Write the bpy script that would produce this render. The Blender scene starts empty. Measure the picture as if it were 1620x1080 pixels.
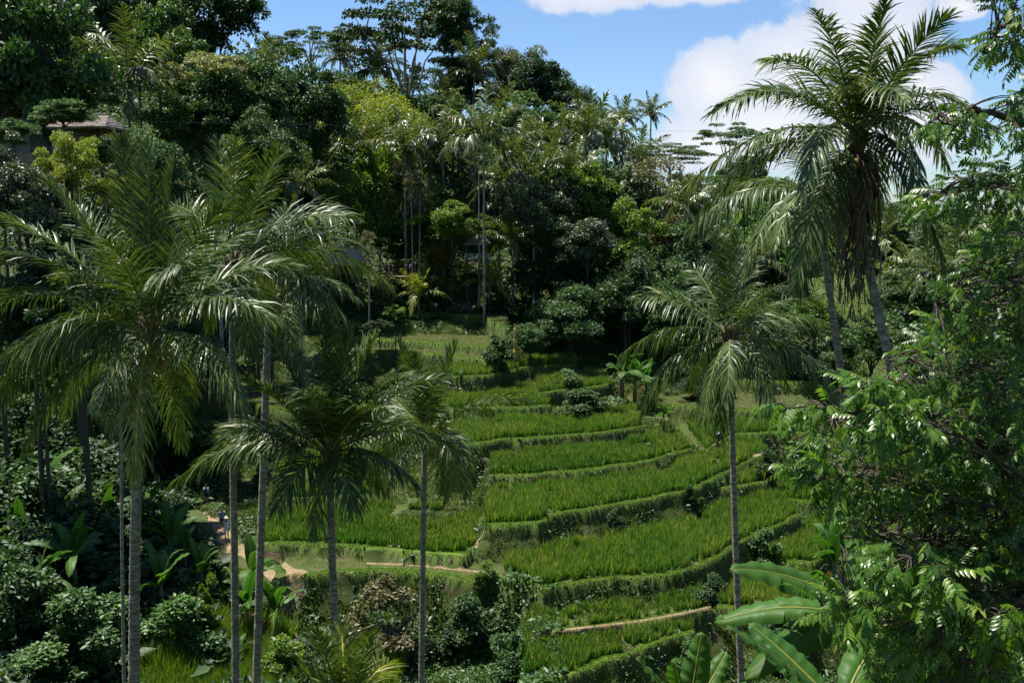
import bpy, math, random
import numpy as np
from mathutils import Vector, Matrix
random.seed(7); RNG = np.random.default_rng(7)
R = math.radians
scn = bpy.context.scene
COL = scn.collection

# ------------------------------------------------------------------ camera
F = 1600.0; PITCH = math.atan(210/1600)
cam = bpy.data.objects.new('camera', bpy.data.cameras.new('camera')); COL.objects.link(cam)
cam.location = (0, 0, 0); cam.rotation_euler = (math.pi/2 - PITCH, 0, 0)
cam.data.sensor_width = 36; cam.data.lens = F/1620*36
cam.data.clip_start = 0.1; cam.data.clip_end = 20000
scn.camera = cam
# ------------------------------------------------------------------ sun, sky
SUN = Vector((-0.27, 0.17, 0.945)).normalized()          # towards the sun: behind the hill, left, high
sl = bpy.data.lights.new('sun', 'SUN'); sl.energy = 5.0; sl.angle = R(0.5); sl.color = (1.0, 0.95, 0.86)
so = bpy.data.objects.new('sun', sl); COL.objects.link(so)
so.rotation_euler = SUN.to_track_quat('Z', 'Y').to_euler()
scn.view_settings.view_transform = 'Standard'; scn.view_settings.look = 'None'
scn.view_settings.exposure = 1.15; scn.view_settings.gamma = 1

def N(nt, t, **kw):
    n = nt.nodes.new(t)
    for k, v in kw.items():
        if k.startswith('i_'): n.inputs[k[2:].replace('_', ' ')].default_value = v
        else: setattr(n, k, v)
    return n

w = bpy.data.worlds.new('World'); scn.world = w; w.use_nodes = True
nt = w.node_tree; nt.nodes.clear(); LK = nt.links.new
sky = N(nt, 'ShaderNodeTexSky', sky_type='NISHITA', sun_disc=False)
sky.sun_elevation = math.asin(SUN.z); sky.sun_rotation = math.atan2(SUN.x, SUN.y)
sky.altitude = 300; sky.air_density = 1.0; sky.dust_density = 0.4; sky.ozone_density = 2.5
tc = N(nt, 'ShaderNodeTexCoord'); sp = N(nt, 'ShaderNodeSeparateXYZ'); LK(tc.outputs['Generated'], sp.inputs[0])
def M(op, a, b=None, c=None, clamp=False):
    n = N(nt, 'ShaderNodeMath', operation=op); n.use_clamp = clamp
    for i, v in enumerate((a, b, c)):
        if v is None: continue
        if isinstance(v, (int, float)): n.inputs[i].default_value = v
        else: LK(v, n.inputs[i])
    return n.outputs[0]
yy = M('MAXIMUM', sp.outputs[1], 0.05)
U = M('DIVIDE', sp.outputs[0], yy); V = M('DIVIDE', sp.outputs[2], yy)
nz = N(nt, 'ShaderNodeTexNoise', i_Scale=13.0, i_Detail=9.0, i_Roughness=0.6); LK(tc.outputs['Generated'], nz.inputs['Vector'])
nz2 = N(nt, 'ShaderNodeTexNoise', i_Scale=30.0, i_Detail=10.0, i_Roughness=0.6); LK(tc.outputs['Generated'], nz2.inputs['Vector'])
blob = None
# cumulus lobes (azimuth tangent, elevation tangent, half sizes)
for (cu, cv, ru, rv) in [(.33,.15,.10,.075),(.27,.13,.06,.06),(.20,.115,.055,.045),(.38,.10,.075,.06),(.24,.08,.09,.045),(.33,.21,.075,.05),(.36,.07,.10,.045),
                         (.08,.212,.085,.026),(.17,.216,.08,.028),(.02,.222,.06,.018),(.43,.19,.03,.015),(.20,.06,.08,.03),(-.9,.5,.2,.12),(.9,.4,.3,.12)]:
    a = M('POWER', M('DIVIDE', M('SUBTRACT', U, cu), ru), 2.0)
    b = M('POWER', M('DIVIDE', M('SUBTRACT', V, cv), rv), 2.0)
    e = M('SUBTRACT', 1.0, M('SQRT', M('ADD', a, b)))
    blob = e if blob is None else M('MAXIMUM', blob, e)
dens = M('ADD', blob, M('MULTIPLY', M('SUBTRACT', nz.outputs[0], 0.5), 1.15))
dens = M('ADD', dens, M('MULTIPLY', M('SUBTRACT', nz2.outputs[0], 0.5), 0.7))
mask = N(nt, 'ShaderNodeMapRange', interpolation_type='SMOOTHSTEP'); mask.inputs['From Min'].default_value = -0.02; mask.inputs['From Max'].default_value = 0.22
LK(dens, mask.inputs['Value'])
ccol = N(nt, 'ShaderNodeMix', data_type='RGBA')
ccol.inputs[6].default_value = (5.4, 5.9, 7.0, 1); ccol.inputs[7].default_value = (7.6, 7.4, 7.5, 1)
cr = N(nt, 'ShaderNodeMapRange'); cr.inputs['From Min'].default_value = 0.1; cr.inputs['From Max'].default_value = 1.0
LK(dens, cr.inputs['Value']); LK(cr.outputs[0], ccol.inputs[0])
mx = N(nt, 'ShaderNodeMix', data_type='RGBA'); LK(M('MULTIPLY', mask.outputs[0], 0.88), mx.inputs[0])
tint = N(nt, 'ShaderNodeMix', data_type='RGBA', blend_type='MULTIPLY'); tint.inputs[0].default_value = 1
LK(sky.outputs[0], tint.inputs[6]); tint.inputs[7].default_value = (0.82, 0.97, 1.15, 1)
LK(tint.outputs[2], mx.inputs[6]); LK(ccol.outputs[2], mx.inputs[7])
bg = N(nt, 'ShaderNodeBackground'); bg.inputs[1].default_value = 0.060; LK(mx.outputs[2], bg.inputs[0])
wo = N(nt, 'ShaderNodeOutputWorld'); LK(bg.outputs[0], wo.inputs[0])

# ------------------------------------------------------------------ pixel helpers (photo pixels -> world)
ct, st = math.cos(PITCH), math.sin(PITCH)
def ray(px, py):
    u = (px-810)/F; v = (540-py)/F
    return np.array([u, ct + v*st, -st + v*ct])
def W(px, py, d):
    r = ray(px, py); return r*(d/r[1])
KA = [0,72,76.7,81,88.9,93.5,110,165,300,9000]; KB = [0,72,81,89.5,103,108,127,180,320,9100]
def D(d): return float(np.interp(d, KA, KB))          # surveyed depth of the hillside from first guess
def WZ(px, py, z):
    r = ray(px, py); return r*(z/r[2])

# ------------------------------------------------------------------ materials
def newmat(name):
    m = bpy.data.materials.new(name); m.use_nodes = True; m.node_tree.nodes.clear(); return m
def leaf_mat(name, c1, c2, c3=None, rough=0.45, trans=0.35, tcol=None, hue=0.25, spec=0.5):
    """procedural leaf: colour runs c1..c2 by the per-leaf random value, yellowing c3 on a few"""
    m = newmat(name); nt = m.node_tree; L = nt.links.new
    at = N(nt, 'ShaderNodeAttribute', attribute_name='rnd'); oi = N(nt, 'ShaderNodeObjectInfo')
    ramp = N(nt, 'ShaderNodeValToRGB'); e = ramp.color_ramp.elements
    e[0].position = 0.0; e[0].color = (*c1, 1); e[1].position = 0.85; e[1].color = (*c2, 1)
    if c3: q = e.new(0.97); q.color = (*c3, 1)
    L(at.outputs['Fac'], ramp.inputs[0])
    hs = N(nt, 'ShaderNodeHueSaturation'); L(ramp.outputs[0], hs.inputs['Color'])
    mr = N(nt, 'ShaderNodeMapRange'); mr.inputs['To Min'].default_value = 1-hue; mr.inputs['To Max'].default_value = 1+hue
    L(oi.outputs['Random'], mr.inputs['Value']); L(mr.outputs[0], hs.inputs['Value'])
    pr = N(nt, 'ShaderNodeBsdfPrincipled'); L(hs.outputs[0], pr.inputs['Base Color'])
    pr.inputs['Roughness'].default_value = rough; pr.inputs['Specular IOR Level'].default_value = spec
    tr = N(nt, 'ShaderNodeBsdfTranslucent')
    tm = N(nt, 'ShaderNodeMix', data_type='RGBA', blend_type='MULTIPLY'); tm.inputs[0].default_value = 1
    L(hs.outputs[0], tm.inputs[6]); tm.inputs[7].default_value = (*(tcol or (1.5, 1.6, 0.5)), 1)
    L(tm.outputs[2], tr.inputs[0])
    ms = N(nt, 'ShaderNodeMixShader'); ms.inputs[0].default_value = trans
    L(pr.outputs[0], ms.inputs[1]); L(tr.outputs[0], ms.inputs[2])
    o = N(nt, 'ShaderNodeOutputMaterial'); L(ms.outputs[0], o.inputs[0])
    return m
def noise_mat(name, cols, scale=3.0, rough=0.9, bump=0.3, detail=8, stretch=(1,1,1), bscale=None):
    m = newmat(name); nt = m.node_tree; L = nt.links.new
    tc = N(nt, 'ShaderNodeTexCoord'); mp = N(nt, 'ShaderNodeMapping'); mp.inputs['Scale'].default_value = stretch
    L(tc.outputs['Object'], mp.inputs[0])
    nz = N(nt, 'ShaderNodeTexNoise', i_Scale=scale, i_Detail=float(detail), i_Roughness=0.65); L(mp.outputs[0], nz.inputs['Vector'])
    rp = N(nt, 'ShaderNodeValToRGB'); e = rp.color_ramp.elements
    n = len(cols)
    e[0].position = 0.3; e[0].color = (*cols[0], 1); e[1].position = 0.7; e[1].color = (*cols[-1], 1)
    for i in range(1, n-1): q = e.new(0.3+0.4*i/(n-1)); q.color = (*cols[i], 1)
    L(nz.outputs[0], rp.inputs[0])
    nb = N(nt, 'ShaderNodeTexNoise', i_Scale=(bscale or scale*6), i_Detail=6.0); L(mp.outputs[0], nb.inputs['Vector'])
    bp = N(nt, 'ShaderNodeBump', i_Strength=bump, i_Distance=0.1); L(nb.outputs[0], bp.inputs['Height'])
    pr = N(nt, 'ShaderNodeBsdfPrincipled'); pr.inputs['Roughness'].default_value = rough
    pr.inputs['Specular IOR Level'].default_value = 0.25
    L(rp.outputs[0], pr.inputs['Base Color']); L(bp.outputs[0], pr.inputs['Normal'])
    o = N(nt, 'ShaderNodeOutputMaterial'); L(pr.outputs[0], o.inputs[0])
    return m

MT = {}
MT['palm'] = leaf_mat('palm leaf', (.018,.046,.012), (.078,.122,.028), (.22,.22,.08), rough=.42, trans=.20, spec=.35, hue=.18)
MT['palm_y'] = leaf_mat('yellowing palm leaf', (.085,.13,.02), (.20,.22,.03), (.3,.26,.04), rough=.4, trans=.4, hue=.1)
MT['palm_dead'] = leaf_mat('dead palm leaf', (.05,.038,.022), (.12,.09,.05), rough=.7, trans=.12, tcol=(1,.8,.5))
MT['palm_far'] = leaf_mat('far palm leaf', (.032,.066,.020), (.12,.15,.05), (.30,.28,.14), rough=.38, trans=.22, hue=.3)
MT['rachis'] = noise_mat('palm midrib', [(.10,.13,.02), (.20,.19,.04)], 4, .5, .05)
MT['rachis_y'] = noise_mat('yellow palm midrib', [(.35,.30,.03), (.45,.40,.05)], 4, .5, .05)
MT['rachis_d'] = noise_mat('dead midrib', [(.08,.06,.035), (.15,.11,.07)], 4, .8, .2)
MT['ptrunk'] = noise_mat('palm trunk bark', [(.07,.065,.05), (.24,.22,.18), (.52,.50,.44)], 2.2, .9, .8, stretch=(2,2,7))
MT['bark'] = noise_mat('tree bark', [(.035,.03,.022), (.10,.085,.06)], 2.0, .9, .5, stretch=(3,3,1))
MT['palebark'] = noise_mat('pale tree bark', [(.16,.15,.13), (.36,.34,.30)], 2.0, .9, .4, stretch=(3,3,1))
MT['nut'] = noise_mat('coconut husk', [(.12,.14,.03), (.22,.15,.05)], 4, .5, .1)
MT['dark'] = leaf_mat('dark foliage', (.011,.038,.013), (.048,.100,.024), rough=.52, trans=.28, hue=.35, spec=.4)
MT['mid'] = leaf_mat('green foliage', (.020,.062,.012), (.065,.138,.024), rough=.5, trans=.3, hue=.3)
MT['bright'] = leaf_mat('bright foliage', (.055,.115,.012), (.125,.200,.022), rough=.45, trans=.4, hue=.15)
MT['yellowgreen'] = leaf_mat('yellow green foliage', (.085,.13,.010), (.19,.22,.018), rough=.45, trans=.4, hue=.1)
MT['pale'] = leaf_mat('pale flowering foliage', (.08,.11,.03), (.24,.25,.11), (.42,.38,.22), rough=.55, trans=.3, hue=.1)
MT['olive'] = leaf_mat('olive foliage', (.05,.06,.022), (.13,.125,.05), (.2,.15,.09), rough=.5, trans=.25, hue=.2)
MT['grey'] = leaf_mat('grey green glossy foliage', (.028,.05,.022), (.075,.105,.05), rough=.38, trans=.2, hue=.2, spec=.6)
MT['orange'] = leaf_mat('rusty foliage', (.05,.08,.01), (.16,.13,.02), rough=.5, trans=.35, hue=.1)
MT['fore'] = leaf_mat('glossy foreground leaf', (.014,.062,.006), (.085,.165,.012), (.24,.24,.02), rough=.38, trans=.32, hue=.05, spec=.38)
MT['foreb'] = leaf_mat('fresh foreground leaf', (.045,.115,.012), (.10,.19,.022), (.2,.25,.03), rough=.33, trans=.45, hue=.05)
MT['banana'] = leaf_mat('banana leaf', (.026,.085,.014), (.048,.115,.018), rough=.5, trans=.36, hue=.2, spec=.22)
MT['banana_dead'] = leaf_mat('dry banana leaf', (.16,.10,.05), (.28,.18,.09), rough=.8, trans=.3, tcol=(1,.8,.5))
MT['bstem'] = noise_mat('banana stem', [(.06,.07,.02), (.16,.15,.05)], 5, .6, .2, stretch=(1,1,.4))
MT['rice'] = leaf_mat('rice blades', (.026,.100,.016), (.095,.205,.026), (.28,.29,.07), rough=.5, trans=.4, tcol=(1.4,1.5,.45), hue=0)
MT['grass'] = leaf_mat('short grass', (.075,.145,.012), (.145,.225,.022), (.2,.2,.06), rough=.6, trans=.3, hue=0)
MT['drygrass'] = leaf_mat('dry grass', (.09,.10,.025), (.20,.18,.06), (.28,.22,.1), rough=.7, trans=.25, hue=0)
MT['weeds'] = leaf_mat('weeds', (.024,.055,.008), (.080,.125,.018), (.15,.11,.04), rough=.45, trans=.3, hue=0)
MT['soil'] = noise_mat('terrace soil and moss', [(.022,.036,.009), (.045,.066,.013), (.085,.068,.038)], .9, .95, .5, bscale=9)
_nt = MT['soil'].node_tree; _a = N(_nt, 'ShaderNodeAttribute', attribute_name='rnd'); _m = N(_nt, 'ShaderNodeMix', data_type='RGBA')
_p = [n for n in _nt.nodes if n.type == 'BSDF_PRINCIPLED'][0]; _src = _p.inputs['Base Color'].links[0].from_socket
_nt.links.new(_a.outputs['Fac'], _m.inputs[0]); _nt.links.new(_src, _m.inputs[6]); _m.inputs[7].default_value = (.075, .135, .016, 1); _nt.links.new(_m.outputs[2], _p.inputs['Base Color'])
MT['dirt'] = noise_mat('dirt path', [(.10,.075,.04), (.20,.145,.08), (.28,.21,.13)], 1.2, .95, .4, bscale=9)
MT['hill'] = noise_mat('hillside soil', [(.022,.034,.010), (.05,.07,.016), (.055,.048,.025)], .25, .95, .5, bscale=3)
MT['thatch'] = noise_mat('thatch', [(.24,.19,.13), (.40,.33,.25)], 3, .95, .6, stretch=(6,6,1))
MT['thatch_d'] = noise_mat('weathered thatch', [(.10,.085,.075), (.26,.22,.19)], 2, .95, .6, stretch=(5,5,1))
MT['wood'] = noise_mat('old wood', [(.09,.065,.04), (.18,.13,.08)], 4, .8, .3, stretch=(1,1,6))
MT['whitewood'] = noise_mat('grey painted wood', [(.38,.42,.42), (.55,.58,.57)], 5, .6, .1)
MT['stone'] = noise_mat('step stone', [(.13,.11,.09), (.26,.22,.18)], 2.5, .9, .4)
MT['wall'] = noise_mat('plaster wall', [(.08,.09,.09), (.16,.18,.17)], 1.5, .9, .1)
MT['glass'] = noise_mat('dark window', [(.01,.012,.015), (.03,.035,.04)], 1, .15, .0)
def flat(name, c, rough=.8): 
    return noise_mat(name, [tuple(x*.8 for x in c), c], 12, rough, .1)
MT['skin'] = flat('skin', (.42,.25,.17), .5); MT['hair'] = flat('hair', (.03,.02,.015))
MT['white'] = flat('white cloth', (.72,.72,.72)); MT['blue'] = flat('blue checked cloth', (.12,.22,.42)); MT['navy'] = flat('navy cloth', (.02,.03,.06))
MT['red'] = flat('red cloth', (.35,.03,.04)); MT['cream'] = flat('straw hat', (.62,.55,.42)); MT['violet'] = flat('pale violet cloth', (.35,.36,.62)); MT['brown'] = flat('brown cloth', (.12,.07,.04))
MT['gold'] = leaf_mat('dried golden palm strips', (.42,.30,.10), (.62,.5,.22), rough=.7, trans=.3, tcol=(1,.9,.6))

# ------------------------------------------------------------------ mesh helpers
def tag(o, label=None, cat=None, group=None, kind=None):
    if label: o['label'] = label
    if cat: o['category'] = cat
    if group: o['group'] = group
    if kind: o['kind'] = kind
    return o
def norm(v): 
    v = np.asarray(v, float); return v/(np.linalg.norm(v, axis=-1, keepdims=True)+1e-9)
def make_mesh(name, V, Fq=None, Ft=None, rnd=None, mat=None, smooth=True, slots=None):
    me = bpy.data.meshes.new(name)
    V = np.asarray(V, np.float32); Fq = np.zeros((0,4),int) if Fq is None else np.asarray(Fq,int); Ft = np.zeros((0,3),int) if Ft is None else np.asarray(Ft,int)
    me.vertices.add(len(V)); me.vertices.foreach_set('co', V.ravel())
    nl = Fq.size + Ft.size; me.loops.add(nl); me.loops.foreach_set('vertex_index', np.concatenate([Fq.ravel(), Ft.ravel()]).astype(np.int32))
    nf = len(Fq)+len(Ft); me.polygons.add(nf)
    me.polygons.foreach_set('loop_start', np.concatenate([np.arange(len(Fq))*4, len(Fq)*4+np.arange(len(Ft))*3]).astype(np.int32))
    if rnd is not None:
        a = me.attributes.new('rnd', 'FLOAT', 'POINT'); a.data.foreach_set('value', np.asarray(rnd, np.float32))
    me.polygons.foreach_set('use_smooth', np.full(nf, smooth))
    me.update(calc_edges=True); me.validate()
    if mat: me.materials.append(mat)
    return me
def link(name, me, parent=None, loc=None):
    o = bpy.data.objects.new(name, me); COL.objects.link(o)
    if parent: o.parent = parent
    if loc is not None: o.location = tuple(float(v) for v in loc)
    return o
def empty(name, loc, label, cat, group=None):
    o = bpy.data.objects.new(name, None); COL.objects.link(o); o.location = tuple(float(v) for v in loc); o.empty_display_size = .3
    return tag(o, label, cat, group)
def copy_tree(root):
    r = root.copy(); COL.objects.link(r)
    for ch in root.children:
        c = ch.copy(); COL.objects.link(c); c.parent = r
        for g in ch.children:
            d = g.copy(); COL.objects.link(d); d.parent = c
    return r
class MB:
    """collects pieces of numpy geometry for ONE mesh"""
    def __init__(s): s.V=[]; s.Q=[]; s.T=[]; s.r=[]; s.n=0
    def add(s, V, Q=None, T=None, rnd=0.5):
        V = np.asarray(V, float)
        s.V.append(V); 
        if Q is not None and len(Q): s.Q.append(np.asarray(Q)+s.n)
        if T is not None and len(T): s.T.append(np.asarray(T)+s.n)
        s.r.append(np.full(len(V), rnd) if np.isscalar(rnd) else rnd); s.n += len(V)
    def tube(s, pts, rad, k=7, rnd=0.5, cap=True):
        pts = np.asarray(pts, float); n = len(pts); rad = np.broadcast_to(rad, (n,))
        t = np.gradient(pts, axis=0); t /= np.linalg.norm(t, axis=1)[:,None]+1e-9
        ref = np.array([1.,0,0]) if abs(t[0][0]) < .8 else np.array([0,1.,0])
        a = np.cross(t, ref); a /= np.linalg.norm(a, axis=1)[:,None]+1e-9; b = np.cross(t, a)
        th = np.arange(k)/k*2*math.pi
        V = pts[:,None,:] + rad[:,None,None]*(np.cos(th)[None,:,None]*a[:,None,:] + np.sin(th)[None,:,None]*b[:,None,:])
        i = np.arange(n-1)[:,None]*k; j = np.arange(k)[None,:]; j2 = (j+1)%k
        Q = np.stack([i+j, i+j2, i+k+j2, i+k+j], -1).reshape(-1,4)
        V = V.reshape(-1,3); T = []
        if cap:
            V = np.vstack([V, pts[0], pts[-1]]); c0, c1 = n*k, n*k+1
            T = [(c0, (q+1)%k, q) for q in range(k)] + [(c1, (n-1)*k+q, (n-1)*k+(q+1)%k) for q in range(k)]
        s.add(V, Q, T, rnd)
    def box(s, c, size, rz=0, bevel=0):
        c = np.asarray(c, float); x, y, z = np.asarray(size)/2.0
        V = np.array([[-x,-y,-z],[x,-y,-z],[x,y,-z],[-x,y,-z],[-x,-y,z],[x,-y,z],[x,y,z],[-x,y,z]])
        cz, sz = math.cos(rz), math.sin(rz); V = V @ np.array([[cz,sz,0],[-sz,cz,0],[0,0,1]]) + c
        s.add(V, [(0,3,2,1),(4,5,6,7),(0,1,5,4),(1,2,6,5),(2,3,7,6),(3,0,4,7)])
    def mesh(s, name, mat, smooth=True):
        return make_mesh(name, np.vstack(s.V), np.vstack(s.Q) if s.Q else None, np.vstack(s.T) if s.T else None, np.concatenate(s.r), mat, smooth)
    def build(s, name, mat, parent=None, smooth=True, loc=None):
        return link(name, s.mesh(name, mat, smooth), parent, loc)
def frames(d, nrm):
    """rotation matrices whose +Y follows d and +Z roughly nrm"""
    d = norm(d); x = norm(np.cross(d, nrm)); z = np.cross(x, d)
    return np.stack([x, d, z], -1)
def scatter(tv, tq, tt, pos, Rm, sc, rnd):
    tv = np.asarray(tv, float); n = len(pos); k = len(tv); sc = np.asarray(sc, float)
    if sc.ndim == 1: sc = sc[:,None].repeat(3, 1)
    P = np.einsum('nij,nkj->nki', Rm, tv[None]*sc[:,None,:]) + pos[:,None,:]
    off = (np.arange(n)*k)[:,None,None]
    Q = (np.asarray(tq)[None]+off).reshape(-1,4) if tq is not None else None
    T = (np.asarray(tt)[None]+off).reshape(-1,3) if tt is not None else None
    return P.reshape(-1,3), Q, T, np.repeat(rnd, k)
# folded leaf, length 1 along +Y
LEAF_V = [(0,0,0),(-.27,.45,.09),(.27,.45,.09),(0,1,-.05)]; LEAF_T = [(0,2,3),(0,3,1)]
BLADE_V = [(-.5,0,0),(.5,0,0),(.38,.5,.0),(-.38,.5,.0),(0,1,.12)]; BLADE_Q = [(0,1,2,3)]; BLADE_T = [(3,2,4)]
def vnoise(x, y, s=1.0, seed=0):
    """cheap smooth value noise"""
    r = np.random.default_rng(seed).random((64,64))
    X = np.asarray(x)/s; Y = np.asarray(y)/s; xi = np.floor(X).astype(int); yi = np.floor(Y).astype(int); fx = X-xi; fy = Y-yi
    fx = fx*fx*(3-2*fx); fy = fy*fy*(3-2*fy); g = lambda a, b: r[a%64, b%64]
    return (g(xi,yi)*(1-fx)+g(xi+1,yi)*fx)*(1-fy)+(g(xi,yi+1)*(1-fx)+g(xi+1,yi+1)*fx)*fy

# ------------------------------------------------------------------ terrain
BX = [-120,-80,-46,-30,-14,-3,14,26,45,90,150]
BYv = [-60,-10,0,10,25,40,52,60,66,70,77,81,89,94,104,110,130,165,200,300,800,6000]
def colz(*z): return list(z)
BZ = np.array([
 #  -60 -10   0    10   25    40    52    60    66    70    77    81    89    94   104   110  130 165 200 300 800 6000
 [6, 0,-2.6,-9.0,-18.0,-23.5,-25.5,-23.6,-21.5,-19.0,-13.0,-10.5,-5.0,-2,3, 7, 14, 27, 33, 33, 16, 0],
 [6, 0,-2.6,-9.0,-18.0,-23.5,-25.5,-23.6,-21.5,-19.0,-13.0,-10.5,-5.0,-2,3, 7, 14, 27, 33, 33, 16, 0],
 [6, 0,-2.6,-9.0,-18.0,-23.5,-25.0,-23.6,-22.0,-20.0,-14.5,-12.0,-7.0,-4.0,1, 4, 8, 19, 24, 24, 6, 0],
 [6, 0,-2.6,-9.0,-18.0,-23.5,-25.5,-24.6,-24.2,-23.8,-22.8,-22.2,-20.5,-18.5,-14,-11.2,-3, 13, 19, 18, 0, -5],
 [6, 0,-2.6,-9.0,-18.0,-25.5,-28.0,-27.6,-26.2,-24.4,-23.2,-22.2,-19.5,-17.5,-13.8,-12.3,-6.5, 10, 15, 14, 0, -5],
 [6, 0,-2.6,-9.0,-18.5,-26.5,-29.0,-28.6,-27.2,-25.2,-22.6,-21.0,-18.4,-16.8,-13.8,-12.4,-6.8, 7, 11, 10, 0, -5],
 [6, 0,-2.6,-9.0,-18.5,-26.5,-29.5,-29.0,-27.8,-26.6,-24.2,-22.6,-19.4,-17.4,-14.5,-13.0,-7, 3, 7, 5, -5, -8],
 [6, 0,-2.6,-9.0,-18.5,-26.5,-30.0,-29.8,-29.0,-28.2,-26.6,-25.4,-22.6,-21.0,-18.5,-16.6,-11,-3, 0, 0, -8, -10],
 [6, 0,-2.6,-8.6,-18.5,-26.5,-31.0,-31.0,-30.5,-30.0,-28.8,-28.0,-25.6,-24.0,-21.0,-19.0,-14,-8,-5,-5,-10,-10],
 [6, 0,-2.6,-8.6,-18.5,-26.5,-31.0,-31.5,-31.0,-30.5,-29.5,-28.8,-26.6,-25.0,-22.5,-21.0,-17,-11,-8,-7,-10,-10],
 [6, 0,-2.6,-8.6,-18.5,-26.5,-31.0,-31.5,-31.0,-30.5,-29.5,-28.8,-26.6,-25.0,-22.5,-21.0,-17,-11,-8,-7,-10,-10]], float)
def base(x, y):
    x = np.asarray(x, float); y = np.asarray(y, float); yo = np.interp(y, KB, KA); kk = np.where(y > 1, y/np.maximum(yo,1e-3), 1.0); xo_, yo_ = x, y; x = x/kk; y = np.where(y > 1, yo, y)
    C = np.stack([np.interp(y, BYv, BZ[i]) for i in range(len(BX))])
    xc = np.clip(x, BX[0], BX[-1]-1e-6); i = np.clip(np.searchsorted(BX, xc, side='right')-1, 0, len(BX)-2)
    bx = np.array(BX); t = (xc-bx[i])/(bx[i+1]-bx[i]); t = t*t*(3-2*t)
    lo = np.take_along_axis(C, i[None], 0)[0]; hi = np.take_along_axis(C, (i+1)[None], 0)[0]
    return (lo*(1-t)+hi*t)*kk + (vnoise(x, y, 7, 3)-.5)*.9 + (vnoise(x, y, 2.2, 4)-.5)*.25
# terrace lips: (level, rice?, pixels of the lip, label)
TER = [
 (-25.9,1,[(830,1100),(890,1074),(960,1046),(1000,1036),(1060,1012),(1100,1000)]),
 (-25.35,1,[(845,1006),(900,998),(1000,987),(1080,974),(1125,962)]),
 (-24.0,1,[(800,912),(835,919),(860,931),(900,927),(980,918),(1080,906),(1140,880),(1197,846),(1267,817)]),
 (-22.0,1,[(768,832),(850,827),(880,815),(960,802),(1080,781),(1113,766),(1150,748),(1190,727),(1218,718)]),
 (-21.1,1,[(775,754),(845,752),(960,740),(1030,730),(1095,712)]),
 (-20.1,1,[(700,712),(800,696),(900,690),(960,685),(1018,674)]),
 (-19.2,1,[(695,648),(780,646),(870,643)]),
 (-18.4,1,[(853,623),(907,617),(967,609)]),
 (-17.3,1,[(690,597),(767,596),(827,582),(912,577)]),
 (-23.5,1,[(400,862),(470,862),(540,864),(640,874),(735,879),(752,868)]),
 (-22.6,1,[(425,792),(513,789),(580,786)]),
 (-24.3,0,[(420,930),(460,912),(580,904),(700,910),(780,918),(812,928)]),
 (-22.9,1,[(1128,775),(1180,768),(1228,762)]),
 (-24.2,1,[(1243,790),(1290,797),(1326,794)]),
 (-25.4,1,[(1205,882),(1235,890),(1287,893),(1312,872),(1345,868)]),
 (-26.3,1,[(1130,965),(1200,960),(1260,985),(1330,980)]),
 (-21.3,1,[(1118,712),(1160,690),(1230,684),(1300,688)]),
 (-20.2,0,[(1040,640),(1120,645),(1200,650),(1290,640)]),
 (-18.9,0,[(985,590),(1050,590),(1200,606),(1310,604)]),
 (-16.2,0,[(480,575),(560,560),(620,556),(700,560),(790,572)]),
 (-15.2,0,[(560,535),(640,538),(720,545),(800,552)]),
 (-13.3,0,[(600,498),(700,497),(765,500),(800,518)]),
 (-20.6,0,[(170,700),(260,690),(340,690)]),
 (-19.2,0,[(220,650),(300,640),(400,640),(470,650)]),
 (-21.6,1,[(430,752),(470,748),(520,750),(560,754)]),
]
LIPS = []
for z, rice, pts in TER:
    P = np.array([WZ(a, b, z) for a, b in pts]); LIPS.append((z, rice, P[:,0], P[:,1]))
SLOPE = 1.5
PATHS = [([(300,762,-21.9),(327,797,-22.6),(350,835,-23.2),(358,856,-23.5),(385,873,-24.0),(425,885,-24.3),(455,900,-24.5),(480,908,-24.6)], .75),
         ([(480,908,-24.6),(440,925,-25.0),(425,960,-25.8),(450,990,-26.8),(485,1030,-27.6)], .6),
         ([(752,870,-23.5),(757,852,-22.8),(768,836,-22.0)], .22),
         ([(580,891,-24.5),(640,893,-24.5),(700,898,-24.5),(770,906,-24.5)], .2),
         ([(845,1003,-25.9),(900,996,-25.9),(1000,985,-25.9),(1080,972,-25.9),(1125,960,-25.9)], .2),
         ([(600,1045,-28.0),(660,1052,-28.2),(720,1060,-28.4)], .5),
         ([(1190,722,-22.0),(1215,716,-22.0)], .3), ([(1140,703,-20.3),(1128,712,-20.3)], .3)]
PP = [(np.array([WZ(*q) for q in p]), r) for p, r in PATHS]
def pathdist(x, y):
    D = np.full(np.shape(x), 99.)
    for P, r in PP:
        for a, b in zip(P[:-1], P[1:]):
            ab = (b-a)[:2]; t = np.clip(((x-a[0])*ab[0]+(y-a[1])*ab[1])/(ab@ab+1e-9), 0, 1)
            D = np.minimum(D, np.hypot(x-a[0]-t*ab[0], y-a[1]-t*ab[1])/r)
    return D
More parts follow.
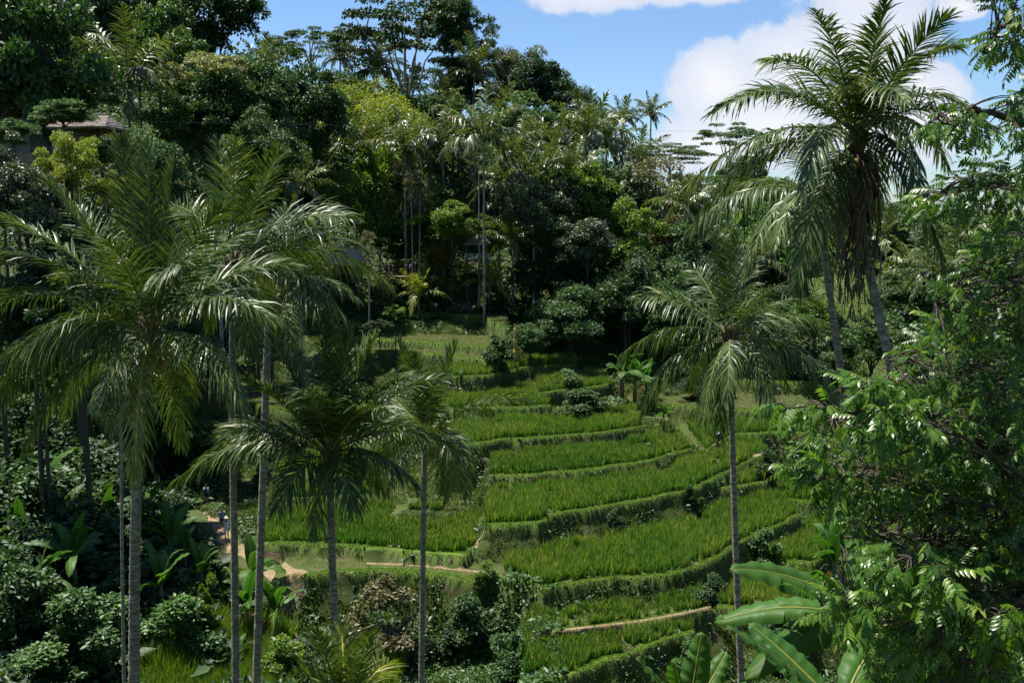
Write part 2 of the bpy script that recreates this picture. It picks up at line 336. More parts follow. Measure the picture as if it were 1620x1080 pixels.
def ground(x, y, full=False):
    x = np.asarray(x, float); y = np.asarray(y, float)
    H = base(x, y); top = np.full(H.shape, -1); dl = np.full(H.shape, 99.)
    wob = (vnoise(x, y, 1.7, 11)-.5)*.7 + (vnoise(x, y, .6, 12)-.5)*.22
    for i, (z, rice, lx, ly) in enumerate(LIPS):
        yl = np.interp(x, lx, ly)+wob*.9; d = y-yl                # >0 behind the lip
        ex = np.maximum(np.maximum(lx[0]-x, x-lx[-1]), 0)
        out = np.hypot(np.maximum(-d, 0), ex)
        f = z - .62*np.clip(out/.16,0,1) - (1.2 if z in (-22.0, -24.0) else 1.5)*out + np.where(out > 0, wob*.35, 0) + .10*np.exp(-((d-.25)/.25)**2)*(ex <= 0)
        f = np.where(out > 3.2, -99, f)
        m = f > H
        H = np.where(m, f, H); top = np.where(m, np.where(out <= 0.02, i, -1), top); dl = np.where(m, np.where(d > 0, d, 99), dl)
    return (H, top, dl) if full else H
def gz(x, y): return float(ground(np.array([x]), np.array([y]))[0])

def hit(px, py, d0=48, d1=150):
    """depth at which the line of sight of a photo pixel meets the ground"""
    d = np.arange(d0, d1, .15); r = ray(px, py); P = r[None]*(d/r[1])[:,None]; k = np.nonzero(P[:,2] <= ground(P[:,0], P[:,1])+.02)[0]
    return float(d[k[0]]) if len(k) else None
xs = np.arange(-50, 58, .18); ys = np.arange(50, 134, .18); GX, GY = np.meshgrid(xs, ys)
GH, GT, GD = ground(GX, GY, True)
PD = pathdist(GX, GY) + (vnoise(GX, GY, .5, 21)-.5)*.7
nxg, nyg = len(xs), len(ys)
idx = np.arange(nxg*nyg).reshape(nyg, nxg)
Q = np.stack([idx[:-1,:-1], idx[:-1,1:], idx[1:,1:], idx[1:,:-1]], -1).reshape(-1,4)
VV = np.stack([GX, GY, GH], -1).reshape(-1,3)
tag(link('rice_terraces', make_mesh('rice_terraces', VV, Q, None, ((GT >= 0) & (GD < .75)).ravel().astype(float)*.85, MT['soil'])), kind='structure')
PB = MB()
for pts, wr in PATHS:
    C = []
    for (a_, b_, z_) in pts: d_ = hit(a_, b_, 45) or WZ(a_, b_, z_)[1]; C.append(W(a_, b_, d_)[:2])
    C = np.array(C); s_ = np.concatenate([[0], np.cumsum(np.hypot(*np.diff(C, axis=0).T))]); n = max(6, int(s_[-1]/.12)); q = np.linspace(0, s_[-1], n)
    L_ = np.stack([np.interp(q, s_, C[:,0]), np.interp(q, s_, C[:,1])], -1)
    for _ in range(25): L_[1:-1] = (L_[:-2]+2*L_[1:-1]+L_[2:])/4
    t_ = norm(np.gradient(L_, axis=0)); n_ = np.stack([-t_[:,1], t_[:,0]], -1); ks = np.linspace(-1, 1, 9); rows = []
    for k in ks:
        wv_ = wr*(.85+.4*(vnoise(q, q*0+k*.3, .9, 91)-.5)*2*abs(k)); xy = L_+n_*(k*wv_)[:,None]
        rows.append(np.column_stack([xy, ground(xy[:,0], xy[:,1])+.05-.06*abs(k)**3]))
    V_ = np.stack(rows, 1); ix = np.arange(n*9).reshape(n, 9)
    for _ in range(6): V_[1:-1,:,2] = (V_[:-2,:,2]+2*V_[1:-1,:,2]+V_[2:,:,2])/4
    PB.add(V_.reshape(-1,3), np.stack([ix[:-1,:-1],ix[:-1,1:],ix[1:,1:],ix[1:,:-1]],-1).reshape(-1,4))
tag(PB.build('path', MT['dirt']), kind='structure')
# the wide ground sheet, reaching the horizon, dipping under the fine terraces
ax = np.concatenate([-np.geomspace(6000,140,14), np.arange(-130,131,2.0), np.geomspace(140,6000,14)])
ay = np.concatenate([[-3000,-600,-150], np.arange(-60,300,2.0), np.geomspace(310,9000,16)])
AX, AY = np.meshgrid(ax, ay); AH = base(AX, AY)
ins = (AX > -48) & (AX < 56) & (AY > 52) & (AY < 132)
AH = np.where(ins, AH-2.5, AH)
ii = np.arange(AX.size).reshape(AX.shape)
tag(link('ground', make_mesh('ground', np.stack([AX,AY,AH],-1).reshape(-1,3), np.stack([ii[:-1,:-1],ii[:-1,1:],ii[1:,1:],ii[1:,:-1]],-1).reshape(-1,4), None, None, MT['hill'])), kind='structure')

# ------------------------------------------------------------------ rice, grass, weeds (stuff)
def blades(name, X, Y, h, wd, lean, mat, label, cat, nb=1, zoff=0, jit=0):
    n = len(X); Z = ground(X, Y)+zoff
    d = np.stack([RNG.normal(0, lean, n), RNG.normal(0, lean, n), np.ones(n)], -1)
    a = RNG.random(n)*2*math.pi; nr = np.stack([np.cos(a), np.sin(a), np.full(n,.3)], -1)
    Rm = frames(d, nr); hh = h if np.ndim(h) else np.full(n, h)
    sc = np.stack([np.full(n, wd), hh*RNG.uniform(.7,1.15,n), hh], -1)
    pos = np.stack([X, Y, Z], -1)
    rv = np.clip(RNG.random(n)*.45+vnoise(X,Y,2.5,8)*.3+vnoise(X,Y,.3,9)*.42-.08, 0, 1)
    if name == 'rice':
        tz = np.random.default_rng(3).random(60)[T1]; rv = np.clip(rv+.34*(tz-.5), 0, 1); sc[:,1:] *= (.82+.36*tz)[:,None]
        hd = RNG.random(n) < .05+.22*vnoise(X,Y,5,14); rv = np.where(hd, .97, rv); sc[:,2] *= np.where(hd, 1.3, 1); sc[:,1] *= np.where(hd, 1.12, 1)
    V, Qq, T, r = scatter(BLADE_V, BLADE_Q, BLADE_T, pos, Rm, sc, rv)
    o = link(name, make_mesh(name, V, Qq, T, r, mat)); return tag(o, label, cat, kind='stuff')
n = 3200000
X = RNG.uniform(-30, 42, n); Y = RNG.uniform(54, 122, n)
_, T_, D_ = ground(X, Y, True); pd = pathdist(X, Y)
ricef = np.array([l[1] for l in LIPS]+[0])
m = (ricef[T_] == 1) & (D_ > .7) & (D_ < 11) & (pd > 1.3)
rowm = (vnoise(X, Y, 1.1, 31) > .17) & (D_ < 5.5+8*vnoise(X, Y, 3, 35)) & (vnoise(X, Y, .24, 33) > .42)
m &= rowm
X1, Y1 = X[m], Y[m]
k = min(len(X1), 340000); X1, Y1 = X1[:k], Y1[:k]; T1 = T_[m][:k]
blades('rice', X1, Y1, (.60+.30*vnoise(X1, Y1, 4, 5))*(.65+.6*vnoise(X1,Y1,.33,6)), .055, .2, MT['rice'], 'tall green and yellowing rice standing in the stepped paddies', 'rice')
# short grass on lips and banks, weeds on the steep faces
n = 2600000
X = RNG.uniform(-36, 46, n); Y = RNG.uniform(54, 132, n)
H_, T_, D_ = ground(X, Y, True); pd = pathdist(X, Y)
flatg = (T_ >= 0) & (pd > 1.05)
lip = flatg & (D_ < .65)
nonr = flatg & (ricef[T_] == 0) & (D_ >= .85)
bank = ((T_ < 0) | (flatg & (ricef[T_] == 1) & (D_ > .65) & (RNG.random(n) < .6) & ((D_ > 5.2+8*vnoise(X, Y, 3, 35)) | (D_ > 10.8) | (vnoise(X, Y, 1.1, 31) < .18)))) & (pd > 1.1)
pick = lambda m, k: np.nonzero(m)[0][:k]
i1 = pick(lip, 120000); blades('lip_grass', X[i1], Y[i1], .10, .04, .7, MT['grass'], 'short bright grass along the rounded lips of the terraces', 'grass')
i1 = pick(nonr, 60000); blades('dry_grass', X[i1], Y[i1], .15, .025, .6, MT['drygrass'], 'short dry yellowish grass on the unplanted terraces near the steps', 'grass')
i1 = pick(bank & (vnoise(X, Y, 1.3, 41) > .26), 560000); blades('bank_grass', X[i1], Y[i1], .12+.6*vnoise(X[i1],Y[i1],.7,42)**3, .06, .8, MT['weeds'], 'rough grass and weeds on the steep banks between the terraces', 'grass')
def leafmass(name, X, Y, hmax, ls, mat, label, thr=.0, ns=3.0, seed=50):
    n = len(X); nn = vnoise(X, Y, ns, seed)*.7+vnoise(X, Y, ns*.35, seed+1)*.3
    hh = np.clip((nn-thr)/(1-thr), 0, 1)*hmax*(1+np.clip((Y-150)/60,0,1.6))*RNG.choice([1,1,1.25,.6],n)
    Z = ground(X, Y)+hh*(1-RNG.random(n)**2*.5)
    dr = np.stack([RNG.normal(0,1,n), RNG.normal(0,1,n), RNG.normal(.15,.5,n)], -1); nr = np.stack([RNG.normal(0,.5,n), RNG.normal(0,.5,n), np.ones(n)], -1)
    V, Qq, T, r = scatter(LEAF_V, None, LEAF_T, np.stack([X,Y,Z],-1), frames(dr, nr), ls*np.exp(RNG.normal(-.1,.45,n))*(1+np.clip((Y-140)/70,0,2)), RNG.random(n)*.8)
    return tag(link(name, make_mesh(name, V, None, T, r, mat)), label, 'undergrowth', kind='stuff')
n = 110000; X = RNG.uniform(-36, 44, n*6); Y = RNG.uniform(54, 128, n*6); _, T_, D_ = ground(X, Y, True)
mm = (T_ < 0) & (vnoise(X, Y, 2.0, 61) > .5) & (pathdist(X, Y) > 1.4)
leafmass('bank_weeds', X[mm][:n], Y[mm][:n], .7, .2, MT['mid'], 'leafy weeds sprouting on the terrace banks', ns=1.5)
# undergrowth: lower left valley, right valley side, hillside
n = 150000; X = RNG.uniform(-42, -8, n); Y = RNG.uniform(48, 92, n)
edge = np.interp(Y, [48,56,62,68,72,78,92], [-9,-10,-13.5,-22,-25.5,-27,-27])
mm = (X < edge+vnoise(X,Y,3,66)*2) & (pathdist(X, Y) > 1.6)
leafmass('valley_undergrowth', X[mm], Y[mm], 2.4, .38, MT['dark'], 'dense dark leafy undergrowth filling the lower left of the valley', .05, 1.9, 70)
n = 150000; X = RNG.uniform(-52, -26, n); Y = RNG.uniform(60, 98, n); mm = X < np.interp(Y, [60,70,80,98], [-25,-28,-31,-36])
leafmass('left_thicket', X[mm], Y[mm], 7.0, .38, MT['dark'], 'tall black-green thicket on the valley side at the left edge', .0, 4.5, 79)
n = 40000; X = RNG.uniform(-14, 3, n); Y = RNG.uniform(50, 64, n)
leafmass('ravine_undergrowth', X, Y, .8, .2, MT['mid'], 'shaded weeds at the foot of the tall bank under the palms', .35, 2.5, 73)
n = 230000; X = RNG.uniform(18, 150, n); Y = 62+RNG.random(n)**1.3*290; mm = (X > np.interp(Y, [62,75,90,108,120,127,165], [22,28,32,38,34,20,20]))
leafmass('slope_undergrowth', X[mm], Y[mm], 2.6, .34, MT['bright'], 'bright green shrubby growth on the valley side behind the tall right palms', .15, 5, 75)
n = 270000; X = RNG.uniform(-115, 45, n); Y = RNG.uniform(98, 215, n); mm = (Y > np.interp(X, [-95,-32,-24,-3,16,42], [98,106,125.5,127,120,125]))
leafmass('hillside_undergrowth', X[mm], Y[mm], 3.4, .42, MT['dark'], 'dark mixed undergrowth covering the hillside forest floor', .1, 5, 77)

n = 60000; X = RNG.uniform(-21, -7, n); Y = RNG.uniform(49, 62, n); mm = vnoise(X, Y, 3, 85) > .42
blades('tall_grass', X[mm], Y[mm], 1.2+.9*vnoise(X[mm], Y[mm], 1.2, 86), .07, .33, MT['grass'], 'tall bright grass clumps at the bottom left between the palm trunks', 'grass')
# ------------------------------------------------------------------ coconut palms
UP = np.array([0,0,1.])
def bez(P0, P1, P2, n):
    t = np.linspace(0, 1, n)[:,None]; return (1-t)**2*P0+2*t*(1-t)*P1+t*t*P2
def frond(P0, P1, P2, rng, nl=70, ll=.95, lw=.045, droop=.55, vee=.25, r0=.035, segs=3, dead=False):
    """returns (rachis MB, leaflet MB)"""
    C = bez(P0, P1, P2, 26); RB = MB(); RB.tube(C, np.linspace(r0, .006, 26), 5)
    LB = MB(); L = np.linalg.norm(np.diff(C, axis=0), axis=1).sum()
    u = np.linspace(.14, 1, nl); T = np.gradient(C, axis=0); T = norm(T)
    base_az = norm(np.array([P2[0]-P0[0], P2[1]-P0[1], 0])+1e-6)
    twist = rng.normal(0, .35)
    for side in (-1, 1):
        uu = np.clip(u+rng.normal(0,.004,nl), 0, 1)
        pos = np.stack([np.interp(uu, np.linspace(0,1,26), C[:,k]) for k in range(3)], -1)
        t = norm(np.stack([np.interp(uu, np.linspace(0,1,26), T[:,k]) for k in range(3)], -1))
        s = np.cross(t, UP); sn = np.linalg.norm(s, axis=1)[:,None]; alt = np.cross(base_az, UP)
        s = norm(np.where(sn > .25, s, alt*.6+s)); s = norm(s - (s*t).sum(1)[:,None]*t); nrm = norm(np.cross(s, t))
        s, nrm = s*math.cos(twist)+nrm*math.sin(twist), nrm*math.cos(twist)-s*math.sin(twist)
        A = np.radians(np.interp(uu, [0,.5,1], [24,42,70]))+rng.normal(0,.13,nl)
        d = side*s*np.cos(A)[:,None]*(1) + t*np.sin(A)[:,None] + nrm*(vee+rng.normal(0,.17,nl))[:,None]; d = norm(d)
        ln = ll*np.interp(uu, [0.1,.25,.55,.85,1], [.55,.95,1,.72,.4])*rng.uniform(.7,1.1,nl)
        dp = np.clip(droop*rng.uniform(.7,1.3,nl), 0, 3)
        wv = norm(t-(t*d).sum(1)[:,None]*d); rl = rng.normal(0,.38,nl)[:,None]; wv = norm(wv*np.cos(rl)+np.cross(d,wv)*np.sin(rl))
        pts = []; cur = pos.copy(); dd = d.copy()
        for k in range(segs+1):
            pts.append(cur.copy()); dd = norm(dd + np.array([0,0,-1.])*dp[:,None]*(.45+.35*k)*3/segs); cur = cur+dd*(ln/segs)[:,None]
        wp = ([.6,1,.8,.08] if segs == 3 else [.7,1,.1])
        ring = []
        for k, p in enumerate(pts): ring += [p-wv*lw*wp[k]/2, p+wv*lw*wp[k]/2]
        V = np.stack(ring, 1); kk = V.shape[1]
        tq = np.array([[2*j, 2*j+1, 2*j+3, 2*j+2] for j in range(segs)])
        Qs = (tq[None]+(np.arange(nl)*kk)[:,None,None]).reshape(-1,4)
        keep = rng.random(nl) > (.35 if dead else .04)
        Qs = Qs.reshape(nl, segs, 4)[keep].reshape(-1,4)
        rn = np.clip(rng.random(nl)*.7+rng.random()*.2+np.interp(uu,[0,1],[0,.12]), 0, 1)
        LB.add(V.reshape(-1,3), Qs, None, np.repeat(rn, kk))
    return RB, LB
def add_frond(parent, name, RB, LB, matl, matr, loc=None):
    o = LB.build(name, matl, parent, loc=loc); r = RB.build('midrib', matr, o); return o
def trunk_tube(pts, r0, r1, rings=True):
    """pts from base up; ringed"""
    pts = np.asarray(pts, float); L = np.linalg.norm(np.diff(pts, axis=0), axis=1); s = np.concatenate([[0], np.cumsum(L)])
    n = max(12, int(s[-1]/.11)); q = np.linspace(0, s[-1], n)
    # smooth through the way points
    C = np.stack([np.interp(q, s, pts[:,k]) for k in range(3)], -1)
    for _ in range(int(n*.15)): C[1:-1] = (C[:-2]+C[1:-1]*2+C[2:])/4
    f = q/s[-1]; r = r0*(1-f)+r1*f; r = r + r0*.55*np.exp(-q/.5)
    if rings: r = r*(1+.075*((np.arange(n) % 2)*2-1)*np.where(RNG.random(n) > .25, 1, .3))
    B = MB(); B.tube(C, r, 10); return B
def key_palm(crown, d, trunk, tips, label, L=4.6, r=(.17,.12), group='tall coconut palms rising from the near slope', seed=1, nuts=0, ll=1.28, droop=.5, dead=[], yellow=(), lw=.040, gl=None):
    rng = np.random.default_rng(seed)
    C = W(*crown, d); pts = [C]
    for q in trunk: pts.append(W(q[0], q[1], q[2] if len(q) > 2 else d))
    a, b = pts[-1], pts[-2]; dirn = (a-b)/max(abs(a[2]-b[2]), .01); p = a.copy()
    for _ in range(300):
        if p[2] < gz(p[0], p[1])-.2: break
        p = p+dirn*.15*np.array([.8,.8,1])
    if gz(a[0], a[1]) < a[2]: pts.append(p)
    pts = np.array(pts[::-1]); bs = pts[0]
    root = empty('coconut_palm', bs, label, 'palm tree', group)
    B = trunk_tube(np.vstack([pts[:-1]-bs, pts[-1]-bs]), *r); B.build('trunk', MT['ptrunk'], root)
    C0 = C-bs
    cb = MB()
    for k in range(14):       # leaf bases and fibre sheath
        a = k*2.4; o = np.array([math.cos(a), math.sin(a), 0]); h0 = -.5+.05*k
        cb.tube([C0+o*.06+UP*h0, C0+o*.16+UP*(h0+.3), C0+o*.34+UP*(h0+.62)], [.10,.08,.035], 6)
    cb.build('leaf_bases', MT['rachis_d'], root)
    for i, tp in enumerate(tips):
        px, py = tp[0], tp[1]; sg = tp[2] if len(tp) > 2 else rng.choice([-1,1]); Lf = (tp[3] if len(tp) > 3 else L)
        flat_ = W(px, py, d)-C; dd = np.linalg.norm(flat_)
        dep = sg*math.sqrt(max(Lf*Lf*.80-dd*dd, .05)) if abs(sg) <= 1 else sg
        dep = max(-4.0, min(4.0, dep))
        P2 = W(px, py, d+dep)-bs; P0 = C0+np.array([0,0,.05]); ch = P2-P0; Ls = np.linalg.norm(ch)
        rise = ch[2]/Ls
        arch = np.interp(rise, [-1,-.5,0,.6,1], [.14,.34,.36,.22,.06])*Ls
        out = norm(np.array([ch[0], ch[1], 0])+1e-6)
        P1 = P0+ch*.5+UP*arch+out*(.12*Ls if rise < -.3 else 0)
        dr = droop*np.interp(rise, [-1,-.2,.3,1], [.5,1.25,.75,.2])
        rb, lb = frond(P0, P1, P2, rng, nl=int((92 if rise > .45 else 80)*Ls/4.2)+10, ll=ll*(.82 if rise > .5 else 1), droop=dr, vee=.05 if rise < 0 else .3, lw=lw)
        add_frond(root, 'frond', rb, lb, MT['palm_y'] if i in yellow else MT['palm'], MT['rachis_y'] if i in yellow else MT['rachis'])
    for (px, py) in dead:
        P0 = C0-UP*.3; P2 = W(px, py, d+rng.uniform(-.5,.5))-bs; o = norm(rng.normal(0,1,3)*np.array([1,1,0]))
        rb, lb = frond(P0, P0+o*.9+UP*.1, P2, rng, nl=60, ll=.8, droop=1.5, dead=True)
        add_frond(root, 'dead_frond', rb, lb, MT['palm_dead'], MT['rachis_d'])
    for k in range(nuts):
        a = rng.uniform(0, 6.28); p = C0+np.array([math.cos(a)*.38, math.sin(a)*.38, -.35-rng.uniform(0,.45)])
        S = MB(); t = np.linspace(-1,1,8); S.tube(p+np.outer(t, UP)*.15, np.sqrt(np.clip(1-t*t,0.02,1))*.115, 9); S.build('coconut', MT['nut'], root)
    return root
a=+1; b=-1
key_palm((238,535), 26, [(222,640),(216,760),(213,900),(212,1080)],
   [(190,222,a),(235,232,b),(275,262,a),(75,290,b),(-5,345,a),(12,400,b),(95,440,a,4),(-25,490,a),(0,570,b),(-10,640,b),(40,710,b),(105,660,a),(214,750,-2.2),(285,700,a),(385,650,b),
    (350,330,b),(385,365,a),(460,420,a),(430,505,b),(120,330,a),(165,640,b,3.6),(300,620,a,3.6),(50,540,-3),(290,420,b),(170,380,-3)],
   'large coconut palm at left with one yellow-ribbed frond hanging straight down its trunk', seed=3, nuts=6, yellow=(12,), droop=.5)
key_palm((367,430), 31, [(368,560),(368,700),(371,880),(373,1080)],
   [(345,225,a),(372,228,b),(442,238,b),(425,275,a),(555,345,b),(618,450,b),(548,505,b),(505,425,a),(330,520,a),(440,530,a),(262,330,a),(300,420,b),(480,350,a),(575,395,b),(400,560,b,3.5),(290,500,a)],
   'coconut palm with pale drooping right-hand fronds and a straight ringed trunk beside the walkers', seed=5, L=4.9, r=(.13,.10), yellow=(), droop=.55)
key_palm((426,470), 37, [(421,600),(416,760),(411,900),(406,1065)],
   [(400,350,b),(455,330,a),(520,400,a),(560,470,b),(540,530,b),(470,570,b),(390,560,a),(350,480,b),(350,400,a),(500,350,b)],
   'partly hidden coconut palm, its thick shaded trunk just left of the dirt path bend', seed=6, L=4.3, r=(.16,.13), droop=.6)
key_palm((522,722), 30, [(523,800),(526,900),(530,1000),(532,1080)],
   [(514,492,a),(553,525,b),(592,538,a),(470,560,a),(478,620,b),(385,602,b),(352,690,b),(272,765,b),(372,735,a),(497,840,b,3),(558,800,b,3),(600,770,a,3.5),(640,600,b),(700,597,a),(735,720,b),(690,690,a),(430,540,b),(610,650,-3),(320,720,a),(440,800,b,3.2),(660,770,b,3.6)],
   'broad-crowned coconut palm with near-black trunk in front of the long left paddy', seed=8, L=4.4, r=(.14,.11), droop=.5, nuts=4, ll=1.35, lw=.05)
key_palm((672,695), 39, [(671,760),(669,880),(667,1075)],
   [(630,542,a),(722,548,b),(650,565,b),(832,634,b),(770,655,a),(738,780,b,3.6),(590,625,a),(560,705,b),(615,775,b,3.5),(705,790,a,3.5),(585,760,a),(740,730,b),(690,600,b)],
   'slimmer coconut palm with one long frond arching right over the paddies, left of centre', seed=9, L=4.3, r=(.14,.11), droop=.5, yellow=(5,), ll=1.35, lw=.052)
key_palm((1155,540), 34, [(1157,640),(1161,780),(1166,930),(1173,1080)],
   [(1132,378,a),(1166,372,b),(1098,425,a),(1188,400,a),(1010,470,b),(983,560,b),(1018,632,b),(1292,478,a),(1322,520,a),(1322,622,b),(1235,455,b),(1112,662,b),(1095,610,a),(1222,648,b),(1245,610,a),(1152,622,-2.6,3.6),(1012,660,a),(1140,690,b,3.6)],
   'coconut palm with pale drooping fronds standing alone before the right-hand terraces', seed=12, L=4.0, r=(.13,.10), droop=.85, nuts=4)
key_palm((1296,318), 30, [(1303,400),(1318,500),(1333,610),(1347,760),(1360,860)],
   [(1088,365,b),(1120,325,a),(1182,420,b),(1263,462,b,3.6),(1225,390,b),(1345,365,a),(1312,440,a,3.4),(1210,215,a),(1290,200,a),(1380,300,b),],
   'coconut palm with pale curved trunk and left-sweeping fronds beside the tallest palm', seed=14, L=4.6, r=(.14,.10), droop=.75)
key_palm((1354,222), 26, [(1360,320),(1373,420),(1391,500),(1412,590),(1428,680)],
   [(1212,98,b),(1292,22,b),(1402,3,b),(1385,50,a),(1500,28,b),(1513,78,a),(1520,165,b),(1570,205,b),(1500,265,a),(1462,335,b),(1492,430,b),(1345,140,-2.6,3.4),(1205,150,a,3.4),(1268,310,b),(1430,160,b),(1310,110,a,3.8),
    (1130,178,b),(1083,298,b),(1100,350,a),(1262,440,b,4.4),(1455,260,b),(1390,330,a,3.4)],
   'tallest coconut palm, spiky crown against the white cloud above a skirt of dead fronds', ll=1.1, seed=16, L=4.8, r=(.14,.11), droop=.5, nuts=9, yellow=(11,),
   dead=[(1330,470),(1345,495),(1358,490),(1368,470),(1335,480),(1350,460),(1385,400),(1340,440),(1362,450),(1322,420),(1352,500),(1376,440),(1340,400),(1360,400)], lw=.046)
key_palm((190,600), 48, [(192,700),(193,860)],
   [(150,560,b),(230,550,a),(190,520,a),(240,620,b),(150,650,b),(180,690,b),(220,680,a),(130,600,a),(210,540,b),(255,590,a)],
   'small slender coconut palm with thin black trunk behind the large left palm', seed=18, L=3.6, r=(.09,.07), droop=.7)
key_palm((548,1150), 21, [(549,1250),(550,1400)],
   [(500,1000,-1.5),(540,985,1.5),(590,1005,-1),(620,1050,a),(470,1065,b),(640,1110,b),(440,1100,a),(560,1040,b)],
   'coconut palm top poking up at the bottom edge, only yellow-green frond tips showing', seed=19, L=3.0, r=(.13,.11), droop=.2, yellow=(1,3), ll=.8)

# ---- palms on the hill: one prototype per form, copied
def hill_palm(seed, nf, droop, mat):
    rng = np.random.default_rng(seed); root = empty('coconut_palm', (0,0,0), 'x', 'palm tree')
    n = 30; t = np.linspace(0,1,n); C = np.stack([.03*np.sin(t*3), .0*t, t], -1)
    B = MB(); rr = (.19-.07*t)*(1+.06*((np.arange(n)%2)*2-1)); B.tube(C, rr, 7); B.build('trunk', MT['ptrunk'], root)
    for i in range(nf):
        az = i*2.399+rng.normal(0,.2); el = 1.25-2.0*(i/nf)+rng.normal(0,.12); L = rng.uniform(3.4,4.4)
        o = np.array([math.cos(az), math.sin(az), 0]); P0 = UP*.1
        P2 = (o*math.cos(el)+UP*math.sin(el))*L*(.9 if el > 0 else .78)
        P1 = P2*.5+UP*L*np.interp(el,[-1,0,1.2],[.42,.38,.10])
        rb, lb = frond(P0, P1, P2, rng, nl=34, ll=.95, lw=.10, droop=droop*np.interp(el,[-1,0,1.2],[1.2,1.2,.5]), segs=2, r0=.05)
        o_ = add_frond(root, 'frond', rb, lb, mat, MT['rachis'])
    return root
HP = [hill_palm(31, 20, .6, MT['palm_far']), hill_palm(32, 16, .8, MT['palm_far']), hill_palm(33, 14, .5, MT['palm_y'])]
used = [False]*3
def place_palm(px, py, d, s, kind, rz, label, group='coconut palms on the far hillside', minh=0):
    s *= D(d)/d; d = D(d)
    C = W(px, py, d); g = gz(C[0], C[1]) if d < 140 else float(base(np.array([C[0]]), np.array([C[1]]))[0])
    h = max(C[2]-g, minh or 1.2)
    r = HP[kind] if not used[kind] else copy_tree(HP[kind]); used[kind] = True
    r.location = (C[0], C[1], C[2]-h); tag(r, label, 'palm tree', group); r.rotation_euler = (0,0,rz)
    for ch in r.children:
        if ch.name.startswith('trunk'): ch.scale = (1,1,h)
        else: ch.location = (0,0,h); ch.scale = (s,s,s)
    return r
PALMS = [
 (202,135,92,1.75,1,.3,'coconut palm with long pale limp fronds against the dark forest at upper left'),
 (765,222,112,1.6,1,1.1,'tall pale-trunked coconut palm rising alone from the huts in the middle of the hillside'),
 (592,118,150,1.6,0,.5,'full dark coconut palm on the ridge left of the tallest spreading tree'),
 (538,98,158,1.1,0,2.2,'small ridge palm between the flat-topped tree and the full dark palm'),
 (652,140,160,1.0,1,.7,'open pale ridge palm seen against sky just under the tall spreading tree'),
 (750,122,145,1.5,0,1.9,'ridge palm with light hanging fronds right of the tall spreading tree'),
 (985,192,165,1.05,0,.2,'left one of two small palms on the falling skyline, fuller crown'),
 (1030,183,165,1.0,1,2.6,'slim palm standing clear against the cloud edge on the falling skyline'),
 (880,232,135,1.35,1,.4,'pale drooping palm left of the upright one below the dark ridge trees'),
 (930,225,132,1.6,0,1.4,'large upright-crowned palm below the dark ridge trees'),
 (640,240,125,1.3,1,2.9,'palm with a bleached young frond above the light green trees'),
 (700,232,124,1.4,0,.9,'dark upright palm just left of the tall pale-trunked palm'),
 (845,285,120,1.4,1,1.2,'shaded palm right of the tall pale trunk with stiff low fronds'),
 (1010,255,140,1.2,1,.1,'palm leaning out of the scrub beneath the two skyline palms'),
 (812,385,113,1.3,1,2.4,'dark drooping palm beside the raised thatched pavilion'),
 (662,470,111,.95,2,1.0,'young yellow-green palm on the grassy bank left of the stone steps'),
 (775,452,112,1.0,2,2.0,'young green palm leaning beside the top of the stone steps'),
 (1445,428,120,1.3,1,.8,'distant pale-fronded palm right of the tall right palms'),
 (1520,385,135,1.2,1,1.7,'far palm at the edge of the glossy foreground tree'),
 (1395,385,130,1.1,0,2.7,'far dark palm framed between the two right palm trunks'),
 (1560,720,60,1.0,1,.6,'palm glimpsed low through the foreground leaves at right'),
 (820,245,128,1.2,1,.7,'palm with hanging pale fronds below the skyline hump'),
 (905,275,122,1.25,1,2.5,'palm with bleached fronds above the bright central tree'),
 (960,232,138,1.2,0,1.7,'palm tucked under the reddish skyline tree'),
 (560,235,130,1.2,1,.3,'pale palm between the feathery and the light green trees'),
 (995,290,130,1.1,1,1.0,'palm in the brownish scrub, right of centre'),
 (620,160,150,1.1,1,2.0,'small palm in front of the ridge beneath the airy giant'),
 (700,175,142,1.2,0,.1,'dark palm on the slope below the dense ridge crown'),
 (420,120,130,1.2,0,2.7,'palm between the big dark tree and the open skyline'),
 (1130,400,112,1.0,1,1.5,'small pale palm behind the upright fronds of the lone palm'),
 (1480,440,105,1.1,0,.4,'green palm at the left border of the glossy foreground tree'),
 (790,300,118,1.1,0,1.3,'short dark palm right of the tall pale trunk'),
 (470,300,100,1.0,0,1.3,'half-hidden palm in the trees above the left thatched roof'),
 (1085,330,118,1.15,1,2.2,'palm half covered by the sweeping fronds of the right palms'),
 (1205,415,110,1.1,0,.9,'dark palm behind the lone palm on the right terraces'),
]
for p in PALMS:
    p = list(p); p[2] = p[2]-(8 if 111 < p[2] < 141 and p[1] < 360 and not 690 < p[0] < 800 else 0)-(4 if p[0] == 765 else 0); p[3] *= 1.12; place_palm(*p)

